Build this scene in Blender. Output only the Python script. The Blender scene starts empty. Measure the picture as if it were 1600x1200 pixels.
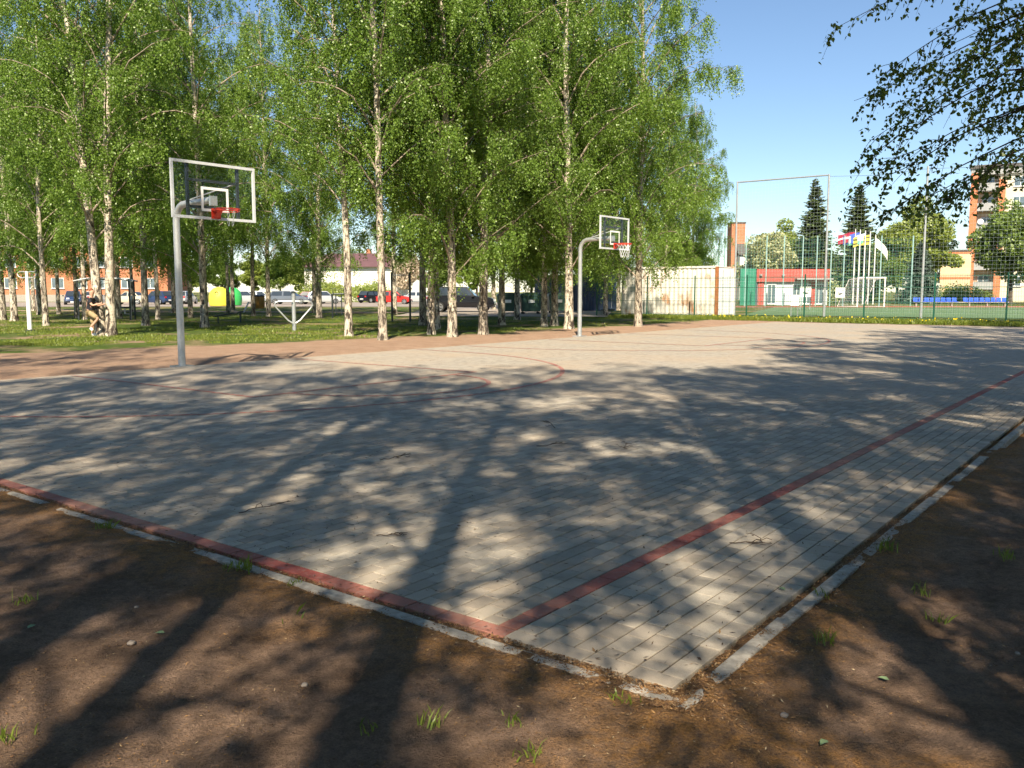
import bpy, bmesh, math, random
import numpy as np
from mathutils import Vector, Matrix

# ------------------------------------------------------------------ camera, sky, sun, exposure
sc = bpy.context.scene
F_PX, CAM_H = 1365.0, 1.5
PITCH = math.atan((600 - 455) / F_PX)
cam_d = bpy.data.cameras.new('camera'); cam = bpy.data.objects.new('camera', cam_d)
sc.collection.objects.link(cam); sc.camera = cam
cam.location = (0, 0, CAM_H); cam.rotation_euler = (math.pi / 2 - PITCH, 0, 0)
cam_d.sensor_width = 36.0; cam_d.lens = 36.0 * F_PX / 1600.0
cam_d.clip_start = 0.05; cam_d.clip_end = 2000

SUN_EL, SUN_AZ = math.radians(42), math.radians(182)      # azimuth from +Y towards +X: the sun stands behind the viewer
world = bpy.data.worlds.new('World'); sc.world = world; world.use_nodes = True
wn = world.node_tree.nodes; wl = world.node_tree.links
bg = wn['Background']; sky = wn.new('ShaderNodeTexSky'); sky.sky_type = 'NISHITA'; sky.sun_disc = False
sky.sun_elevation = SUN_EL; sky.sun_rotation = SUN_AZ; sky.air_density = 1.0; sky.dust_density = 0.0; sky.ozone_density = 3.6
wl.new(sky.outputs[0], bg.inputs[0]); bg.inputs[1].default_value = 0.07
sun_d = bpy.data.lights.new('sun', 'SUN'); sun_d.energy = 5.0; sun_d.angle = math.radians(0.53); sun_d.color = (1.0, 0.88, 0.68)
sun = bpy.data.objects.new('sun', sun_d); sc.collection.objects.link(sun); sun.location = (0, -20, 30)
sd = Vector((math.sin(SUN_AZ) * math.cos(SUN_EL), math.cos(SUN_AZ) * math.cos(SUN_EL), math.sin(SUN_EL)))
sun.rotation_euler = (-sd).to_track_quat('-Z', 'Y').to_euler()
vs = sc.view_settings; vs.view_transform = 'Standard'; vs.look = 'None'; vs.gamma = 1.0; vs.use_curve_mapping = False
vs.exposure = 1.1
sc.cycles.use_adaptive_sampling = True; sc.cycles.adaptive_threshold = 0.03
sc.cycles.max_bounces = 4; sc.cycles.diffuse_bounces = 2; sc.cycles.glossy_bounces = 2
sc.cycles.transmission_bounces = 2; sc.cycles.transparent_max_bounces = 8

COL = sc.collection
R = math.radians
rng = np.random.default_rng(11)
random.seed(5)

# ------------------------------------------------------------------ geometry of the place
def G(px, py):
    """ground point seen at a pixel of the 1600x1200 photograph"""
    up = -(py - 600) / F_PX; r = (px - 800) / F_PX
    uw = up * math.cos(PITCH) - math.sin(PITCH); fw = math.cos(PITCH) + up * math.sin(PITCH)
    t = -CAM_H / uw
    return (r * t, fw * t)
def DX(px, Y): return (px - 800) / F_PX * Y * 1.0           # lateral metres at forward distance Y
def DZ(py, Y): return CAM_H + (455 - py) / F_PX * Y          # height at forward distance Y
CX, CY = G(785, 995)
AN = R(52.488); UX, UY = math.cos(AN), math.sin(AN)
def CU(u, v): return (CX + u * UX - v * UY, CY + u * UY + v * UX)
def to_uv(x, y):
    dx, dy = x - CX, y - CY
    return dx * UX + dy * UY, -dx * UY + dy * UX
U0, U1, V0, V1 = 0.0, 39.0, -0.82, 13.6

# ------------------------------------------------------------------ helpers: objects
def tag(o, label=None, cat=None, group=None, kind=None):
    if label: o['label'] = label
    if cat: o['category'] = cat
    if group: o['group'] = group
    if kind: o['kind'] = kind
    return o
def mesh_np(name, verts, faces, mats=None, mat_idx=None, smooth=False, tint=None):
    """verts (n,3); faces: list of (k,m) arrays of equal-sized polygons"""
    me = bpy.data.meshes.new(name)
    verts = np.asarray(verts, dtype=np.float32)
    if not isinstance(faces, list): faces = [faces]
    faces = [np.asarray(f, dtype=np.int32) for f in faces if len(f)]
    me.vertices.add(len(verts)); me.vertices.foreach_set('co', verts.ravel())
    loops = np.concatenate([f.ravel() for f in faces]); sizes = np.concatenate([np.full(len(f), f.shape[1], np.int32) for f in faces])
    me.loops.add(len(loops)); me.loops.foreach_set('vertex_index', loops)
    me.polygons.add(len(sizes))
    starts = np.zeros(len(sizes), np.int32); starts[1:] = np.cumsum(sizes)[:-1]
    me.polygons.foreach_set('loop_start', starts); me.polygons.foreach_set('loop_total', sizes)
    if mat_idx is not None: me.polygons.foreach_set('material_index', np.asarray(mat_idx, np.int32))
    me.update(calc_edges=True)
    me.polygons.foreach_set('use_smooth', np.full(len(sizes), bool(smooth)))
    if tint is not None:
        a = me.attributes.new('tint', 'FLOAT', 'POINT'); a.data.foreach_set('value', np.asarray(tint, np.float32))
    for m in (mats or []): me.materials.append(m)
    return me
def link(name, data, parent=None, loc=(0, 0, 0), rotz=0.0):
    o = bpy.data.objects.new(name, data); COL.objects.link(o)
    o.location = loc; o.rotation_euler = (0, 0, rotz)
    if parent is not None: o.parent = parent
    return o
def empty(name, loc=(0, 0, 0), rotz=0.0):
    o = link(name, None, None, loc, rotz); o.empty_display_size = 0.3
    return o
class MB:
    """collects boxes, tubes, polygons into one mesh"""
    def __init__(s): s.v = []; s.f = []
    def add(s, vs_, fs):
        b = len(s.v); s.v += [tuple(p) for p in vs_]; s.f += [tuple(i + b for i in f) for f in fs]; return s
    def box(s, x0, x1, y0, y1, z0, z1):
        return s.add([(x0,y0,z0),(x1,y0,z0),(x1,y1,z0),(x0,y1,z0),(x0,y0,z1),(x1,y0,z1),(x1,y1,z1),(x0,y1,z1)],
                     [(0,3,2,1),(4,5,6,7),(0,1,5,4),(1,2,6,5),(2,3,7,6),(3,0,4,7)])
    def tube(s, pts, rad, n=8, caps=True):
        pts = [Vector(p) for p in pts]
        rad = [rad] * len(pts) if not hasattr(rad, '__len__') else rad
        ring = []; prev = None
        for i, p in enumerate(pts):
            t = (pts[min(i + 1, len(pts) - 1)] - pts[max(i - 1, 0)]).normalized()
            if prev is None:
                a = Vector((0, 0, 1)) if abs(t.z) < 0.9 else Vector((1, 0, 0)); prev = t.cross(a).normalized()
            prev = (prev - t * prev.dot(t)).normalized(); b = t.cross(prev)
            ring.append([p + (prev * math.cos(2 * math.pi * k / n) + b * math.sin(2 * math.pi * k / n)) * rad[i] for k in range(n)])
        vs_ = [q for r_ in ring for q in r_]; fs = []
        for i in range(len(pts) - 1):
            for k in range(n):
                a = i * n + k; b_ = i * n + (k + 1) % n
                fs.append((a, b_, b_ + n, a + n))
        if caps: fs.append(tuple(range(n - 1, -1, -1))); fs.append(tuple((len(pts) - 1) * n + k for k in range(n)))
        return s.add(vs_, fs)
    def lathe(s, prof, n=16, cx=0, cy=0):
        vs_ = [(cx + r_ * math.cos(2*math.pi*k/n), cy + r_ * math.sin(2*math.pi*k/n), z) for r_, z in prof for k in range(n)]
        fs = [(i*n+k, i*n+(k+1)%n, (i+1)*n+(k+1)%n, (i+1)*n+k) for i in range(len(prof)-1) for k in range(n)]
        return s.add(vs_, fs)
    def prism(s, poly, y0, y1):
        """polygon in x,z swept along y"""
        n = len(poly)
        return s.add([(x, y0, z) for x, z in poly] + [(x, y1, z) for x, z in poly],
                     [tuple(range(n)), tuple(range(2*n-1, n-1, -1))] + [(i, i + n, (i+1) % n + n, (i+1) % n) for i in range(n)])
    def mesh(s, name, mat, smooth=False, bevel=0.0):
        me = bpy.data.meshes.new(name); me.from_pydata(s.v, [], s.f); me.update()
        bm = bmesh.new(); bm.from_mesh(me); bmesh.ops.recalc_face_normals(bm, faces=bm.faces)
        if bevel: bmesh.ops.bevel(bm, geom=[e for e in bm.edges if e.calc_face_angle(0) > 0.6], offset=bevel, segments=2, affect='EDGES', profile=0.6)
        bm.to_mesh(me); bm.free()
        if smooth:
            me.polygons.foreach_set('use_smooth', [True] * len(me.polygons))
            try: me.set_sharp_from_angle(angle=R(38))
            except Exception: pass
        me.materials.append(mat); return me
    def build(s, name, mat, parent=None, loc=(0, 0, 0), rotz=0.0, smooth=False, bevel=0.0):
        return link(name, s.mesh(name, mat, smooth, bevel), parent, loc, rotz)
def copy_tree(o, parent=None):
    c = o.copy(); COL.objects.link(c)
    if parent is not None: c.parent = parent; c.matrix_parent_inverse = o.matrix_parent_inverse.copy()
    for ch in list(o.children): copy_tree(ch, c)
    return c

# ------------------------------------------------------------------ helpers: materials
class NT:
    def __init__(s, name):
        s.m = bpy.data.materials.new(name); s.m.use_nodes = True; s.t = s.m.node_tree
        s.bsdf = s.t.nodes['Principled BSDF']; s.out = s.t.nodes['Material Output']
    def n(s, typ, **kw):
        nd = s.t.nodes.new(typ)
        for k, v in kw.items(): setattr(nd, k, v)
        return nd
    def l(s, a, b): s.t.links.new(a, b)
    def coord(s, which='Object'):
        return s.n('ShaderNodeTexCoord').outputs[which]
    def mapping(s, src, scale=(1, 1, 1), rot=(0, 0, 0)):
        m = s.n('ShaderNodeMapping'); m.inputs['Scale'].default_value = scale; m.inputs['Rotation'].default_value = rot; s.l(src, m.inputs[0]); return m.outputs[0]
    def noise(s, src, scale, detail=4, rough=0.55, dist=0.0):
        k = s.n('ShaderNodeTexNoise'); k.inputs['Scale'].default_value = scale; k.inputs['Detail'].default_value = detail
        k.inputs['Roughness'].default_value = rough; k.inputs['Distortion'].default_value = dist; s.l(src, k.inputs['Vector']); return k.outputs[0]
    def ramp(s, src, stops, interp='LINEAR'):
        r = s.n('ShaderNodeValToRGB'); r.color_ramp.interpolation = interp; e = r.color_ramp.elements
        while len(e) < len(stops): e.new(0.5)
        for k, (p, c) in zip(e, stops):
            k.position = p; k.color = (c, c, c, 1) if not hasattr(c, '__len__') else (*c[:3], 1)
        s.l(src, r.inputs[0]); return r.outputs[0]
    def mix(s, fac, a, b, mode='MIX'):
        k = s.n('ShaderNodeMix', data_type='RGBA', blend_type=mode)
        for sock, val in ((k.inputs[0], fac), (k.inputs[6], a), (k.inputs[7], b)):
            if isinstance(val, (int, float)): sock.default_value = val
            elif isinstance(val, (tuple, list)): sock.default_value = (*val[:3], 1)
            else: s.l(val, sock)
        return k.outputs[2]
    def math(s, op, a, b=None, clamp=False):
        k = s.n('ShaderNodeMath', operation=op); k.use_clamp = clamp
        for i, v in enumerate((a, b)):
            if v is None: continue
            if isinstance(v, (int, float)): k.inputs[i].default_value = v
            else: s.l(v, k.inputs[i])
        return k.outputs[0]
    def bump(s, h, strength=0.3, dist=0.02):
        b = s.n('ShaderNodeBump'); b.inputs['Strength'].default_value = strength; b.inputs['Distance'].default_value = dist
        s.l(h, b.inputs['Height']); s.l(b.outputs[0], s.bsdf.inputs['Normal']); return b
    def set(s, color=None, rough=None, metal=None, spec=None):
        i = s.bsdf.inputs
        if color is not None:
            if isinstance(color, (tuple, list)): i['Base Color'].default_value = (*color[:3], 1)
            else: s.l(color, i['Base Color'])
        if rough is not None:
            if isinstance(rough, (int, float)): i['Roughness'].default_value = rough
            else: s.l(rough, i['Roughness'])
        if metal is not None: i['Metallic'].default_value = metal
        if spec is not None: i['Specular IOR Level'].default_value = spec
        return s
def simple(name, color, rough=0.6, metal=0.0, var=0.12, scale=6.0, bump=0.0, spec=0.4):
    t = NT(name); c = t.coord(); n = t.noise(c, scale, 5)
    lo = tuple(x * (1 - var) for x in color); hi = tuple(min(1, x * (1 + var)) for x in color)
    t.set(t.ramp(n, [(0.3, lo), (0.7, hi)]), rough, metal, spec)
    if bump: t.bump(t.noise(c, scale * 8, 4), bump, 0.01)
    return t.m
def smoothstep(t, x, a, b):
    k = t.n('ShaderNodeMapRange', interpolation_type='SMOOTHSTEP'); k.inputs[1].default_value = a; k.inputs[2].default_value = b
    t.l(x, k.inputs[0]); return k.outputs[0]

def leaf_mat(name, c_lo, c_hi, trans=0.42):
    t = NT(name); a = t.n('ShaderNodeAttribute', attribute_name='tint'); oi = t.n('ShaderNodeObjectInfo')
    v = t.math('ADD', t.math('MULTIPLY', a.outputs['Fac'], 0.8), t.math('MULTIPLY', oi.outputs['Random'], 0.2))
    col = t.ramp(v, [(0.0, c_lo), (1.0, c_hi)])
    df = t.n('ShaderNodeBsdfDiffuse'); t.l(col, df.inputs[0]); gl = t.n('ShaderNodeBsdfGlossy'); gl.inputs['Roughness'].default_value = 0.42; gl.inputs[0].default_value = (0.9, 0.95, 0.8, 1)
    tr = t.n('ShaderNodeBsdfTranslucent'); t.l(t.mix(1.0, col, (1.0, 1.0, 0.55), 'MULTIPLY'), tr.inputs[0])
    mx = t.n('ShaderNodeMixShader'); mx.inputs[0].default_value = trans; m2 = t.n('ShaderNodeMixShader'); m2.inputs[0].default_value = 0.035
    t.l(df.outputs[0], mx.inputs[1]); t.l(tr.outputs[0], mx.inputs[2]); t.l(mx.outputs[0], m2.inputs[1]); t.l(gl.outputs[0], m2.inputs[2]); t.l(m2.outputs[0], t.out.inputs[0])
    t.t.nodes.remove(t.bsdf)
    return t.m
def bark_mat():
    t = NT('birch_bark'); c = t.coord()
    sep = t.n('ShaderNodeSeparateXYZ'); t.l(c, sep.inputs[0])
    n1 = t.noise(t.mapping(c, (3, 3, 16)), 1.6, 5, 0.65)          # flat dark lenticels
    n2 = t.noise(t.mapping(c, (6, 6, 1.7)), 1.5, 6, 0.75, 0.9)      # rough black patches
    base = t.ramp(t.noise(c, 7, 4), [(0.25, (0.50, 0.42, 0.32)), (0.75, (0.78, 0.70, 0.58))])
    oi = t.n('ShaderNodeObjectInfo'); base = t.mix(1.0, base, t.ramp(oi.outputs['Random'], [(0, 0.62), (1, 1.0)]), 'MULTIPLY')
    c1 = t.mix(t.ramp(n1, [(0.57, 0), (0.69, 0.9)]), base, (0.11, 0.085, 0.068))
    low = t.math('SUBTRACT', 0.62, t.math('MULTIPLY', sep.outputs[2], 0.045), True)
    m2 = t.math('MULTIPLY', t.math('SUBTRACT', t.math('ADD', n2, t.math('MULTIPLY', low, 0.28)), 0.62), 9.0, True)
    c2 = t.mix(m2, c1, (0.055, 0.042, 0.034))
    t.set(c2, 0.8, 0, 0.25); t.bump(t.math('SUBTRACT', n1, m2), 0.5, 0.02)
    return t.m

M = {}
M['leaf'] = leaf_mat('birch_leaf', (0.08, 0.16, 0.02), (0.265, 0.40, 0.068), 0.48)
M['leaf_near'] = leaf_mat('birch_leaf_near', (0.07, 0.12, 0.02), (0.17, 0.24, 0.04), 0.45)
M['leaf_far'] = leaf_mat('tree_leaf', (0.09, 0.15, 0.03), (0.22, 0.30, 0.06), 0.35)
M['leaf_lime'] = leaf_mat('lime_leaf', (0.16, 0.22, 0.04), (0.36, 0.42, 0.09), 0.4)
M['leaf_blossom'] = leaf_mat('blossom_leaf', (0.13, 0.19, 0.05), (0.62, 0.60, 0.36), 0.3)
M['leaf_pink'] = leaf_mat('pink_blossom', (0.30, 0.26, 0.16), (0.70, 0.56, 0.46), 0.3)
M['needle'] = leaf_mat('fir_needle', (0.045, 0.075, 0.028), (0.13, 0.17, 0.055), 0.15)
M['needle_blue'] = leaf_mat('spruce_needle', (0.05, 0.085, 0.065), (0.13, 0.18, 0.14), 0.1)
M['bark'] = bark_mat()
M['limb_bark'] = simple('birch_limb_bark', (0.30, 0.245, 0.19), 0.85, 0, 0.4, 14)
M['bark_dark'] = simple('dark_bark', (0.085, 0.062, 0.045), 0.9, 0, 0.35, 9, 0.5)
M['twig'] = simple('dark_twig', (0.06, 0.042, 0.03), 0.85, 0, 0.3, 12)
M['grass'] = leaf_mat('grass_blade', (0.09, 0.14, 0.018), (0.26, 0.30, 0.05), 0.35)
M['galv'] = simple('galvanised_steel', (0.46, 0.48, 0.49), 0.42, 0.55, 0.12, 9, 0.05)
M['white_paint'] = simple('white_paint', (0.78, 0.78, 0.76), 0.4, 0, 0.05, 8)
M['frame_grey'] = simple('grey_white_frame', (0.60, 0.62, 0.63), 0.4, 0.1, 0.08, 8)
M['dark_steel'] = simple('dark_steel', (0.045, 0.055, 0.058), 0.5, 0.3, 0.2, 8)
M['red_steel'] = simple('red_painted_steel', (0.62, 0.045, 0.022), 0.4, 0, 0.12, 10)
M['net_white'] = simple('white_cord', (0.72, 0.74, 0.76), 0.8, 0, 0.1, 20)
M['net_green'] = simple('green_cord', (0.10, 0.30, 0.24), 0.8, 0, 0.1, 20)
M['net_grey'] = simple('grey_cord', (0.42, 0.50, 0.55), 0.8, 0, 0.1, 20)
M['fence_green'] = simple('green_coated_steel', (0.018, 0.10, 0.065), 0.45, 0.1, 0.15, 6)
M['teal_post'] = simple('pale_green_post', (0.30, 0.47, 0.45), 0.45, 0.2, 0.1, 6)
M['rubber'] = simple('tyre_rubber', (0.02, 0.02, 0.02), 0.8)
M['rim'] = simple('wheel_alloy', (0.55, 0.56, 0.57), 0.3, 0.8)
M['car_glass'] = simple('car_glass', (0.035, 0.045, 0.055), 0.06, 0, 0.1, 2, 0, 0.9)
M['lamp_red'] = simple('tail_lamp_red', (0.45, 0.02, 0.02), 0.2)
M['lamp_clear'] = simple('headlamp_clear', (0.75, 0.77, 0.8), 0.15)
M['black_trim'] = simple('black_plastic', (0.02, 0.02, 0.022), 0.6)
M['concrete'] = simple('concrete', (0.33, 0.30, 0.26), 0.92, 0, 0.32, 22, 0.5)

def paver_mat(name, from_object, red=False):
    t = NT(name); g = t.n('ShaderNodeNewGeometry').outputs['Position']
    if from_object: v = t.n('ShaderNodeObjectInfo').outputs['Random']
    else: v = t.n('ShaderNodeAttribute', attribute_name='tint').outputs['Fac']
    if red: base = t.ramp(v, [(0, (0.30, 0.075, 0.062)), (1, (0.37, 0.105, 0.085))])
    else: base = t.ramp(v, [(0, (0.275, 0.248, 0.210)), (0.5, (0.358, 0.320, 0.270)), (1, (0.435, 0.388, 0.322))])
    grain = t.noise(g, 190, 3, 0.7); blot = t.noise(g, 5.5, 5, 0.6); big = t.noise(g, 0.45, 4, 0.6)
    c = t.mix(1.0, base, t.ramp(grain, [(0.3, 0.80), (0.7, 1.12)]), 'MULTIPLY')
    c = t.mix(1.0, c, t.ramp(blot, [(0.28, 0.70), (0.5, 1.0), (0.8, 1.10)]), 'MULTIPLY')
    c = t.mix(t.ramp(big, [(0.40, 0.0), (0.66, 0.5)]), c, (0.41, 0.31, 0.22))       # sandy dust trodden in
    if red: c = t.mix(t.ramp(t.noise(g, 26, 5, 0.7), [(0.52, 0), (0.70, 0.6)]), c, (0.30, 0.24, 0.21))   # worn paint
    t.set(c, 0.88, 0, 0.25); t.bump(grain, 0.25, 0.002)
    return t.m
M['paver'] = paver_mat('concrete_paver', False); M['paver_o'] = paver_mat('concrete_paver_single', True)
M['paver_red'] = paver_mat('red_paver', False, True); M['paver_red_o'] = paver_mat('red_paver_single', True, True)
def line_mat():
    t = NT('red_line_paint'); g = t.n('ShaderNodeNewGeometry').outputs['Position']
    c = t.mix(t.ramp(t.noise(g, 14, 5, 0.7), [(0.46, 0.05), (0.62, 0.85)]), (0.35, 0.12, 0.095), (0.36, 0.32, 0.275))
    t.set(c, 0.85, 0, 0.2); return t.m
M['line'] = line_mat()
M['joint'] = simple('joint_sand', (0.115, 0.09, 0.068), 0.95, 0, 0.3, 30)

# ------------------------------------------------------------------ ground: one sheet to the horizon
def fbm2(x, y, seed, octs=((1.0, 1.0),)):
    """cheap smooth noise: sums of rotated sines with random phases"""
    r = np.random.default_rng(seed); out = np.zeros_like(x)
    for freq, amp in octs:
        for _ in range(5):
            a = r.uniform(0, 2 * math.pi); p = r.uniform(0, 2 * math.pi); k = freq * r.uniform(0.7, 1.4)
            out += amp / 5 * 1.6 * np.sin((x * math.cos(a) + y * math.sin(a)) * k * 2 * math.pi + p)
    return out
def axis(parts):
    out = [np.arange(a, b, s) for a, b, s in parts]; return np.concatenate(out + [[parts[-1][1]]])
xs = axis([(-600, -60, 60), (-60, -16, 2.0), (-16, -4.5, 0.4), (-4.5, 6.5, 0.045), (6.5, 20, 0.4), (20, 60, 2.0), (60, 660, 60)])
ys = axis([(-60, -2, 4), (-2, 1.6, 0.3), (1.6, 8.2, 0.045), (8.2, 24, 0.4), (24, 70, 1.0), (70, 130, 5), (130, 1200, 90)])
gx, gy = np.meshgrid(xs, ys)
gu, gv = to_uv(gx, gy)
outd = np.maximum(np.maximum(U0 - gu, gu - U1), np.maximum(V0 - gv, gv - V1))       # distance outside the paving
near = (gx > -4.6) & (gx < 6.6) & (gy > 1.5) & (gy < 8.3)
rel = fbm2(gx, gy, 3, ((0.35, 0.016), (1.1, 0.012), (3.0, 0.007), (7.0, 0.004)))
rel_fine = rel + np.where(near, rng.normal(0, 0.0022, gx.shape), 0)
litter_bank = 0.014 * np.exp(-((outd - 0.26) / 0.13) ** 2)
cover = np.clip(fbm2(gx, gy, 44, ((0.55, 1.0), (2.2, 0.9), (6.0, 0.5))), -0.25, 1.0) * 0.008
h_near = np.where(outd < 0.0, -0.06, np.where(outd < 0.15, -0.008 + 0.35 * rel_fine + cover * np.clip((outd - 0.02) / 0.06, 0, 1), -0.002 + cover * np.exp(-(outd / 0.4) ** 2) + rel_fine * np.clip((outd - 0.1) / 0.5, 0.4, 1) + litter_bank))
h_far = np.where(outd < 0.6, -0.06, -0.06 + 0.06 * np.clip((outd - 0.6) / 0.5, 0, 1)) + np.where(outd > 1.2, 0.6 * rel, 0)
gz = np.where(near, h_near, h_far)
nx, ny = len(xs), len(ys)
ii, jj = np.meshgrid(np.arange(nx - 1), np.arange(ny - 1))
q = (jj * nx + ii).ravel()
gfaces = np.stack([q, q + 1, q + nx + 1, q + nx], 1)

def ground_mat():
    t = NT('ground_earth_and_grass'); g = t.n('ShaderNodeNewGeometry').outputs['Position']
    s = t.n('ShaderNodeSeparateXYZ'); t.l(g, s.inputs[0]); X, Y = s.outputs[0], s.outputs[1]
    dx = t.math('SUBTRACT', X, CX); dy = t.math('SUBTRACT', Y, CY)
    u = t.math('ADD', t.math('MULTIPLY', dx, UX), t.math('MULTIPLY', dy, UY))
    v = t.math('SUBTRACT', t.math('MULTIPLY', dy, UX), t.math('MULTIPLY', dx, UY))
    nb = t.noise(g, 0.35, 5, 0.6); nm = t.noise(g, 2.2, 6, 0.65); nf = t.noise(g, 22, 6, 0.7); nff = t.noise(g, 110, 4, 0.7)
    # bare brown earth near the viewer
    earth = t.ramp(nm, [(0.30, (0.125, 0.080, 0.054)), (0.52, (0.225, 0.147, 0.102)), (0.74, (0.32, 0.215, 0.155))])
    earth = t.mix(1.0, earth, t.mix(1.0, t.ramp(nf, [(0.28, 0.6), (0.5, 1.0), (0.75, 1.3)]), t.ramp(nff, [(0.3, 0.65), (0.5, 1.0), (0.72, 1.35)]), 'MULTIPLY'), 'MULTIPLY')
    litter = t.mix(t.ramp(nff, [(0.35, 0), (0.65, 1)]), (0.17, 0.085, 0.033), (0.42, 0.22, 0.075))
    du = t.math('ABSOLUTE', t.math('ADD', u, 0.16)); dv = t.math('ABSOLUTE', t.math('ADD', v, 0.98))
    dk = t.math('MINIMUM', du, dv)
    lm = t.math('MULTIPLY', smoothstep(t, t.math('ADD', dk, t.math('MULTIPLY', t.math('SUBTRACT', nm, 0.5), 0.9)), 0.45, 0.02), t.ramp(nf, [(0.36, 0.1), (0.6, 1)]))
    lm2 = t.math('MULTIPLY', t.ramp(nb, [(0.5, 0), (0.7, 0.3)]), t.ramp(nf, [(0.5, 0), (0.66, 1)]))
    earth = t.mix(t.math('MAXIMUM', lm, lm2), earth, litter)
    # trodden reddish earth strip behind the court
    red = t.ramp(nm, [(0.3, (0.34, 0.215, 0.145)), (0.7, (0.44, 0.30, 0.215))])
    red = t.mix(1.0, red, t.ramp(nf, [(0.3, 0.8), (0.7, 1.12)]), 'MULTIPLY')
    back = smoothstep(t, v, 12.0, 13.0)
    base = t.mix(back, earth, red)
    # grass beyond
    gr = t.ramp(nm, [(0.3, (0.048, 0.085, 0.014)), (0.7, (0.11, 0.155, 0.03))])
    gr = t.mix(1.0, gr, t.ramp(nf, [(0.3, 0.7), (0.7, 1.25)]), 'MULTIPLY')
    gr = t.mix(t.math('MULTIPLY', t.ramp(t.noise(g, 0.28, 5, 0.7), [(0.50, 0), (0.62, 1)]), 0.85), gr, red)     # worn patches
    edge = t.math('ADD', v, t.math('MULTIPLY', t.math('SUBTRACT', t.noise(g, 0.5, 5, 0.6), 0.5), 3.2))
    wob = t.math('MULTIPLY', t.math('SUBTRACT', u, 14.0), 0.20)
    thr = t.math('SUBTRACT', 18.8, t.math('MAXIMUM', t.math('MINIMUM', wob, 1.6), -2.2))
    gmask = smoothstep(t, t.math('SUBTRACT', edge, thr), -0.5, 0.5)
    gm2 = smoothstep(t, t.math('ADD', u, t.math('MULTIPLY', t.math('SUBTRACT', nm, 0.5), 0.6)), 39.9, 40.3)
    base = t.mix(t.math('MAXIMUM', gmask, gm2), base, gr)
    t.set(base, 0.95, 0, 0.15)
    hb = t.math('ADD', t.math('MULTIPLY', nf, 0.7), t.math('MULTIPLY', nff, 0.3)); t.bump(t.math('ADD', hb, t.math('MULTIPLY', t.noise(g, 55, 5, 0.75), 0.8)), 1.0, 0.03)
    return t.m
M['ground'] = ground_mat()
ground = link('ground', mesh_np('ground', np.stack([gx.ravel(), gy.ravel(), gz.ravel()], 1), gfaces, [M['ground']], smooth=True))
tag(ground, 'brown earth and grass ground around the paved court', kind='structure')

def sheet(name, pts, z, mat, label):
    me = bpy.data.meshes.new(name); me.from_pydata([(x, y, z) for x, y in pts], [], [tuple(range(len(pts)))]); me.update(); me.materials.append(mat)
    return tag(link(name, me), label, kind='structure')
M['asphalt'] = simple('sunbleached_asphalt', (0.30, 0.255, 0.22), 0.9, 0, 0.15, 0.8, 0.2)
M['path'] = simple('sandy_path', (0.36, 0.25, 0.18), 0.95, 0, 0.15, 0.9, 0.2)
M['turf'] = simple('artificial_turf', (0.115, 0.185, 0.085), 0.9, 0, 0.16, 0.5, 0.2)
M['track'] = simple('red_running_track', (0.36, 0.125, 0.075), 0.9, 0, 0.1, 0.7)
sheet('parking_lot', [(-75, 84), (-2, 84), (6, 92), (6, 118), (-75, 118)], 0.03, M['asphalt'], 'pale asphalt car park behind the birch trees')
sheet('footpath', [(-40, 66), (-5.5, 59.5), (-5.0, 61.5), (-40, 69)], 0.03, M['path'], 'sandy footpath across the grass behind the birches')
sheet('driveway', [(-7, 52), (5.5, 50.5), (7, 62), (8, 84), (-5, 84), (-7, 66)], 0.035, M['asphalt'], 'shaded driveway by the waste containers')
sheet('sports_field', [(14.5, 55), (60, 27), (110, 60), (110, 80), (24, 80.5)], 0.03, M['turf'], 'green artificial turf football field behind the fence')
sheet('running_track', [(20, 80.8), (110, 80.3), (110, 86.5), (20, 86.5)], 0.03, M['track'], 'red running track strip behind the football field')

# ------------------------------------------------------------------ the court: pavers
court = link('court_paving', None)
rows = []
JN = 0.007
P = []          # u0,u1,v0,v1,red
nv = int(round((V1 - 0.0) / 0.1)); nneg = 8
for k in range(-nneg, nv):
    v0 = k * 0.1025 if k < 0 else k * 0.1
    v1 = v0 + (0.1025 if k < 0 else 0.1)
    us = [0.1] + list(np.arange(0.1 + (0.085 if k % 2 else 0.17), U1, 0.17)) + [U1]
    for a, b in zip(us[:-1], us[1:]):
        if b - a > 0.03: P.append((a, b, v0, v1, k == 0))
hv = list(np.arange(-0.82, 0.0 - 1e-6, 0.205)) + list(np.arange(0.0, V1, 0.2)) + [V1]
for a, b in zip(hv[:-1], hv[1:]):
    if b - a > 0.03: P.append((0.0, 0.1, a, b, a >= -1e-6))
P = np.array(P)
cu_, cv_ = (P[:, 0] + P[:, 1]) / 2, (P[:, 2] + P[:, 3]) / 2
wx, wy = CX + cu_ * UX - cv_ * UY, CY + cu_ * UY + cv_ * UX
inframe = (np.abs(wx) < 0.62 * wy)
dist = np.where(inframe, np.hypot(wx, wy), 1e9)
order = np.argsort(dist); single = set(order[:300].tolist())
bed = MB().box(U0 + .01, U1, V0 + .01, V1, -0.05, -0.006)
bed_o = link('court_paving', None); bpy.data.objects.remove(bed_o)
bpy.data.objects.remove(court)
court = bed.build('court_paving', M['joint'], None, (CX, CY, 0), AN)
tag(court, 'grey block paved basketball court with red boundary lines', kind='structure')
prng = np.random.default_rng(8)
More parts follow.
